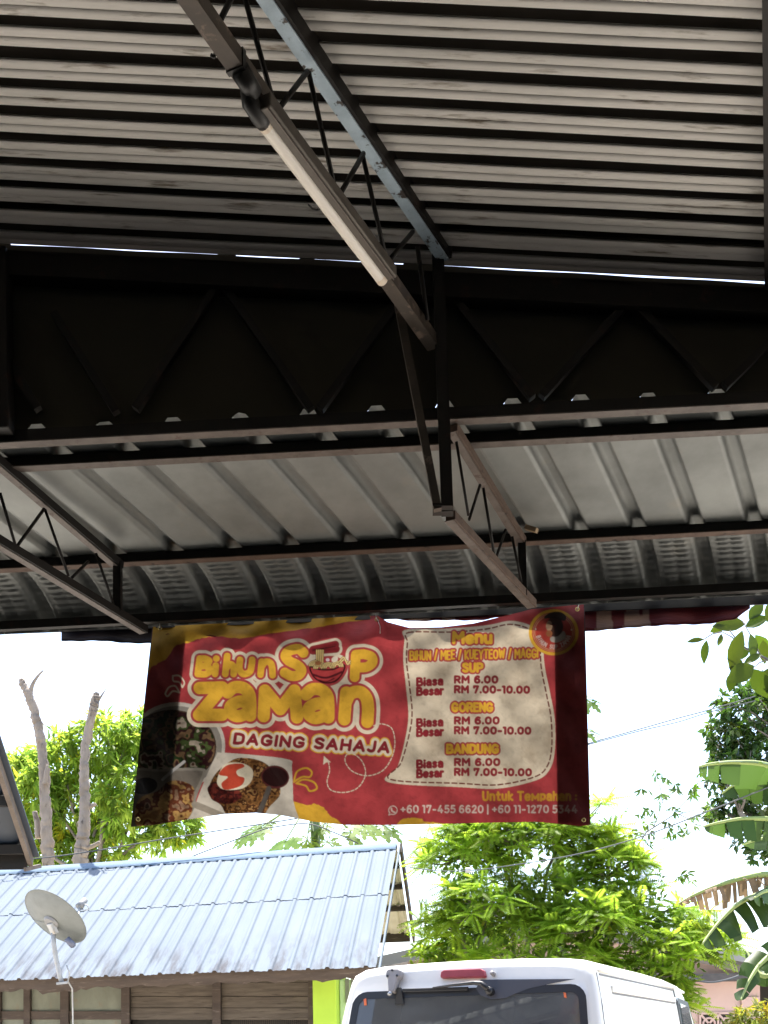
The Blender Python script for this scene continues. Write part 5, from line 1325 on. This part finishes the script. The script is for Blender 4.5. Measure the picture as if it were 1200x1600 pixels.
# banana plant at the right edge: every leaf its own part, blades split into strips
D8 = 8.6
b = P(1290, CY, D8); b.z = 0
ban = thing('banana_plant', 'banana plant with torn drooping leaves beside the pink house', 'banana plant', tuple(b))
MB().tube([b, P(1288, 1560, D8), P(1282, 1450, D8), P(1275, 1380, D8)], [.13, .115, .10, .07], 14).build('stem', m_green_stem, ban, smooth=True)
def banana_leaf(rib_px, w0, up_frac, dn_frac, tilt, tear, m, tone, d0=D8, d1=D8, label=None, edge=.2, dead=0):
    q = smooth_pts([(x, y) for x, y in rib_px], False, 12); n = len(q)
    mid = np.array([tuple(P(x, y, d0 + (d1 - d0) * i / (n - 1))) for i, (x, y) in enumerate(q)])
    tang = unit(np.gradient(mid, axis=0)); V, Fc, T = [], [], []
    look = unit(mid - np.array(CAM))
    sd = unit(np.cross(tang, look)); nr = np.cross(sd, tang)
    s_ = np.linspace(0, 1, n); W = w0 * np.clip(np.minimum((s_ / .38 + .01) ** .62, 1) * np.clip((1.02 - s_) / .30, 0, 1) ** .5, .02, 1)
    for sg, frac in ((1, up_frac), (-1, dn_frac)):
        i = 0
        while i < n - 1:
            step = rng.integers(*tear) if tear else n
            j = min(n - 1, i + step); fold = rng.normal() * .34 if tear else 0; cut = rng.uniform(1 - edge, 1.0) if tear else 1
            rows = 4; i0 = len(V); cols = j - i + 1
            tn = tone * rng.uniform(.85, 1.15)
            for r in range(rows):
                f = r / (rows - 1)
                for k in range(i, j + 1):
                    kk_ = k - (.12 if (tear and k == j and r > 0) else 0) * 0
                    shrink = 1 - (.045 * f if tear else 0)
                    kc = (i + j) / 2 + (k - (i + j) / 2) * shrink
                    a0 = int(np.clip(math.floor(kc), 0, n - 2)); tt = kc - a0
                    c_ = mid[a0] * (1 - tt) + mid[a0 + 1] * tt
                    off = sd[k] * sg * W[k] * frac * f * cut + nr[k] * (tilt * f * f * W[k] + fold * f * W[k]) - np.array([0, 0, 1]) * W[k] * .25 * f * f * (1 if sg > 0 else .6)
                    V.append(c_ + off); T.append(np.ones(3) * tn)
            for r in range(rows - 1):
                for k in range(cols - 1):
                    a_ = i0 + r * cols + k; Fc.append((a_, a_ + 1, a_ + cols + 1, a_ + cols))
            i = j
    lf = np_mesh('leaf', np.array(V), np.array(Fc), m, ban, True, np.array(T))
    if label: lf['label'] = label
    MB().tube([Vector(p) for p in mid], list(np.linspace(.006, .030, n)), 8).build('midrib', m_petiole, lf, smooth=True)
one = np.ones(3)
banana_leaf([(1092, 1198), (1110, 1194), (1150, 1191), (1200, 1196), (1260, 1225), (1285, 1330)], .17, .28, 1.0, .1, (5, 11), lm_ban, one * 1.1, D8 - .2, D8)
banana_leaf([(1128, 1240), (1150, 1225), (1180, 1216), (1220, 1220), (1265, 1260), (1282, 1340)], .19, .2, 1.0, -.2, (6, 12), lm_ban, one * .75, D8 + .25, D8)
banana_leaf([(1100, 1291), (1130, 1284), (1170, 1279), (1220, 1284), (1265, 1320), (1284, 1370)], .15, .15, 1.0, .2, (4, 9), lm_ban, one * 1.0, D8 - .1, D8, edge=.08)
banana_leaf([(1160, 1320), (1185, 1312), (1220, 1310), (1265, 1340), (1284, 1380)], .15, .5, .6, .1, (4, 9), lm_ban, one * .8, D8 + .5, D8)
banana_leaf([(1060, 1412), (1085, 1398), (1120, 1384), (1160, 1372), (1200, 1366), (1250, 1375), (1278, 1410)], .17, .06, 1.0, .1, (1, 4), lm_bandead, one, D8 - .3, D8, 'torn brown dried leaf hanging in strips', edge=.75)
banana_leaf([(1098, 1474), (1120, 1445), (1150, 1415), (1185, 1398), (1230, 1400), (1275, 1430)], .22, .10, 1.0, .2, (5, 9), lm_ban, one * .6, D8 - .5, D8, edge=.15)
banana_leaf([(1178, 1403), (1200, 1392), (1240, 1395), (1278, 1425)], .18, .4, .6, .2, (6, 12), lm_ban, one * 1.1, D8 - .6, D8)
banana_leaf([(1158, 1562), (1172, 1530), (1190, 1505), (1225, 1480), (1280, 1470)], .14, .9, .5, .2, (5, 10), lm_ban, one * .9, D8 - .4, D8, edge=.1)
banana_leaf([(1165, 1484), (1172, 1496), (1178, 1512), (1195, 1525), (1240, 1520), (1284, 1500)], .10, .7, .7, .1, (4, 8), lm_ban, one * .9, D8 + .3, D8, edge=.2)

# small yellowish bush at the lower right
D9 = 12.0
b = P(1185, CY, D9); b.z = 0
cl = [(P(1185, 1590, D9), (.28, .3, .16)), (P(1165, 1600, D9), (.22, .3, .12)), (P(1210, 1600, D9), (.3, .3, .25)), (P(1190, 1660, D9), (.4, .4, .4))]
bush = clump_tree('yellow_leaf_bush', 'small yellow-green bush in front of the pink house wall', b, cl, lm_bush, (.12, .22), 220, 8, .3, .03, tint=(.7, 1.4), yellow=.15)
bush['category'] = 'bush'

# ------------------------------------------------------------------ pink house behind the trees
m_pink = mat('pink_plaster', (.60, .42, .37), (.54, .37, .33), .85, scale=2, bump=.1)
m_proof = mat('dark_tile_roof', (.06, .055, .055), (.09, .08, .08), .7, scale=6)
m_pgrey = mat('grey_roof_trim', (.25, .24, .24), None, .7)
DP = 16.5
pk_ = thing('pink_house', 'pink plastered house with dark eave and openwork vent blocks behind the van', 'house', tuple(P(1000, CY, DP + 2)[:2]) + (0,))
def pz(y): return 1.5 + (CY - y) / F * DP
xa_, xb_ = P(640, CY, DP).x, P(1189, CY, DP).x
zt = 2.46
MB().box((xa_, DP, .0), (xb_, DP + .2, 2.02)).build('lower_wall', m_pink, pk_)
MB().add([(xa_, DP + .001, 2.021), (xb_, DP + .001, 2.021), (xb_, DP + .001, zt), ((xa_ + xb_) / 2 - .2, DP + .001, 3.15), (xa_, DP + .001, zt + .3),
          (xa_, DP + .2, 2.021), (xb_, DP + .2, 2.021), (xb_, DP + .2, zt), ((xa_ + xb_) / 2 - .2, DP + .2, 3.15), (xa_, DP + .2, zt + .3)], [(0, 1, 2, 3, 4), (5, 9, 8, 7, 6), (0, 5, 6, 1), (1, 6, 7, 2), (2, 7, 8, 3), (3, 8, 9, 4), (4, 9, 5, 0)]).build('gable_wall', m_pink, pk_)
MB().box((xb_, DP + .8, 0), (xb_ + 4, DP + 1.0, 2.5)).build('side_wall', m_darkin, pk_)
apex = Vector(((xa_ + xb_) / 2 - .2, DP - .4, 3.27)); ev = Vector((xb_ + 1.2, DP - .4, zt - .14)); ev2 = Vector((xa_ - .6, DP - .4, zt + .2))
for a_, b_ in ((apex, ev), (apex, ev2)):
    n_ = Vector((0, 6, 0)); MB().box8([a_, b_, b_ + n_, a_ + n_, a_ + Vector((0, 0, .1)), b_ + Vector((0, 0, .1)), b_ + n_ + Vector((0, 0, .1)), a_ + n_ + Vector((0, 0, .1))]).build('roof_slope', m_proof, pk_)
    MB().beam(a_ + Vector((0, -.03, .03)), b_ + Vector((0, -.03, .03)), .04, .16).build('barge_board', m_pgrey, pk_)
MB().box((xb_ - 1.6, DP - .32, zt - .06), (xb_ + 2.2, DP - .02, zt + .04)).build('eave_board', m_proof, pk_)
# openwork vent blocks
vx0 = P(1094, CY, DP).x; bw = P(1122, CY, DP).x - vx0
for k in range(3):
    x0 = vx0 + k * bw; z1 = pz(1591); z0 = z1 - .30
    vb = MB()
    vb.box((x0 + .01, DP - .012, z0), (x0 + bw - .01, DP - .006, z1)); vbo = vb.build('vent_block', m_darkin, pk_)
    fr = MB(); ring2 = [Vector((x0 + bw / 2 + math.cos(a) * .085, DP - .02, (z0 + z1) / 2 + math.sin(a) * .085)) for a in np.linspace(0, 2 * math.pi, 17)]
    fr.tube(ring2, .016, 6, False)
    for (a_, b_) in (((x0, z0), (x0 + bw, z1)), ((x0 + bw, z0), (x0, z1))):
        fr.beam((a_[0], DP - .022, a_[1]), (b_[0], DP - .022, b_[1]), .02, .03)
    fr.beam((x0, DP - .02, z0), (x0, DP - .02, z1), .03, .03, (0, 1, 0)); fr.beam((x0, DP - .02, z1), (x0 + bw, DP - .02, z1), .03, .03)
    fr.build('vent_lattice', m_pink, vbo)
MB().box((xb_ - .28, DP - .05, 1.5), (xb_ - .02, DP - .003, pz(1566))).build('meter_box', m_pink, pk_, bevel=.01)

# ------------------------------------------------------------------ dark blue awning roof at the far left
m_nav = mat('dark_blue_sheet', (.008, .016, .03), (.006, .012, .022), .5, .0, scale=3)
m_verge = mat('weathered_verge', (.13, .10, .08), (.085, .065, .05), .8, scale=8)
T0_ = P(46, 1334, 9.0); T1_ = P(-6, 1178, 8.0); dv = (T1_ - T0_)
aw = thing('blue_lean_to_roof', 'dark blue metal lean-to roof with weathered verge board beside the trees', 'roof', (T0_.x - 2, T0_.y, 0))
T2_ = T0_ + dv * 1.6; lft = Vector((-3.2, .0, .0))
Vv = []
for k in range(0, 33):
    x = lft * (k / 32); h_ = .0 if k % 4 else .03
    Vv.append([tuple(T0_ + x + dv * t + Vector((0, 0, h_))) for t in (-.05, .5, 1, 1.6)])
grid_mesh('roof_sheet', np.array(Vv), m_nav, aw, smooth=False)
MB().beam(T0_ + Vector((.0, 0, -.03)) - dv * .05, T2_ + Vector((.0, 0, -.03)), .035, .085).build('verge_board', m_verge, aw)
MB().beam(T0_ + Vector((.040, 0, .02)) - dv * .06, T2_ + Vector((.040, 0, .02)), .045, .012).build('verge_flashing', m_nav, aw)
for t in (.12, .62, 1.2): MB().beam(T0_ + dv * t + Vector((-.02, 0, -.05)), T0_ + dv * t + lft + Vector((0, 0, -.05)), .05, .07).build('purlin', m_dark, aw)
MB().beam(T0_ + Vector((-.02, 0, -.06)), T0_ + lft + Vector((0, 0, -.06)), .03, .12).build('fascia', m_dark, aw)
MB().beam(T0_ + Vector((-.02, -.05, -.13)), P(63, 1353, 9.25), .02, .03).build('bracket_stick', m_verge, aw)
for x in (-.9, -2.9):
    q = T0_ + Vector((x, 0, 0)); MB().box((q.x - .06, q.y - .15, 0), (q.x + .06, q.y - .03, q.z - .12)).build('post', m_dark, aw)
    q2 = T0_ + dv * 1.4 + Vector((x, 0, 0)); MB().box((q2.x - .06, q2.y - .06, 0), (q2.x + .06, q2.y + .06, q2.z - .1)).build('post', m_dark, aw)

# ------------------------------------------------------------------ overhead cables
m_cable = mat('cable_grey', (.05, .055, .06), None, .6)
def cable(label, pts, r, extra=None):
    q = smooth_pts([tuple(P(x, y, d)) for x, y, d in pts], False, 8)
    o = MB().tube([Vector(p) for p in q], r, 6).build('overhead_cable', m_cable, None, smooth=True)
    tag(o, label, 'cable', 'overhead cables'); return o
cable('thin grey cable crossing the two dead trunks and running up behind the banner', [(-60, 1350, 14.6), (60, 1341, 14.6), (150, 1329, 14.5), (250, 1312, 14.4), (340, 1298, 14.3), (480, 1276, 14.2), (620, 1250, 14.1)], .008)
cable('thin cable through the papaya leaves under the banner', [(290, 1342, 14.4), (400, 1300, 14.4), (430, 1292, 14.4), (480, 1287, 14.4), (520, 1300, 14.4), (560, 1318, 14.4)], .008)
sc_ = cable('grey service cable with white connector from the gable to the banana plant', [(622, 1352, 13.7), (680, 1360, 12.4), (735, 1360, 11.8), (800, 1352, 11.2), (900, 1335, 10.4), (1000, 1308, 9.8), (1100, 1270, 9.2), (1220, 1222, 8.4), (1320, 1178, 8.0)], .0055)
cn = MB().tube([P(727, 1360, 11.8), P(735, 1360, 11.8)], .028, 10).build('connector', m_dishw, sc_, bevel=.004); cn.matrix_parent_inverse = Matrix.Identity(4)
cable('upper thin cable running from the banner edge to the evergreen tree', [(820, 1190, 16), (921, 1161, 16.4), (1000, 1139, 16.8), (1060, 1122, 17.2), (1105, 1110, 17.6), (1180, 1088, 18)], .009)
cable('lower thin cable running from the banner edge to the evergreen tree', [(860, 1180, 16), (921, 1163, 16.4), (1000, 1142, 16.8), (1060, 1128, 17.2), (1108, 1113, 17.6), (1180, 1095, 18)], .008)
cable('slack cable running from the pink house eave into the feathery tree', [(1190, 1505, 15.8), (1160, 1522, 15.6), (1130, 1532, 15.4), (1100, 1534, 15.2), (1050, 1520, 15)], .014)

# ------------------------------------------------------------------ trees across the yard, left of the shed (mirrored in the van's rear window)
for (x, y, hh, lb) in ((-7.2, 2.2, 3.6, 'round dark tree beside the stall, mirrored in the van window'), (-9.5, -1.5, 4.6, 'taller dark tree beyond the stall, mirrored in the van window')):
    cl = [(Vector((x + rng.normal() * .7, y + rng.normal() * .7, hh + rng.normal() * .5)), (.9, .9, .8)) for _ in range(6)]
    clump_tree('yard_tree', lb, (x, y, 0), cl, lm_dark, (.2, .45), 420, 7, .2, .14, tint=(.7, 1.5))
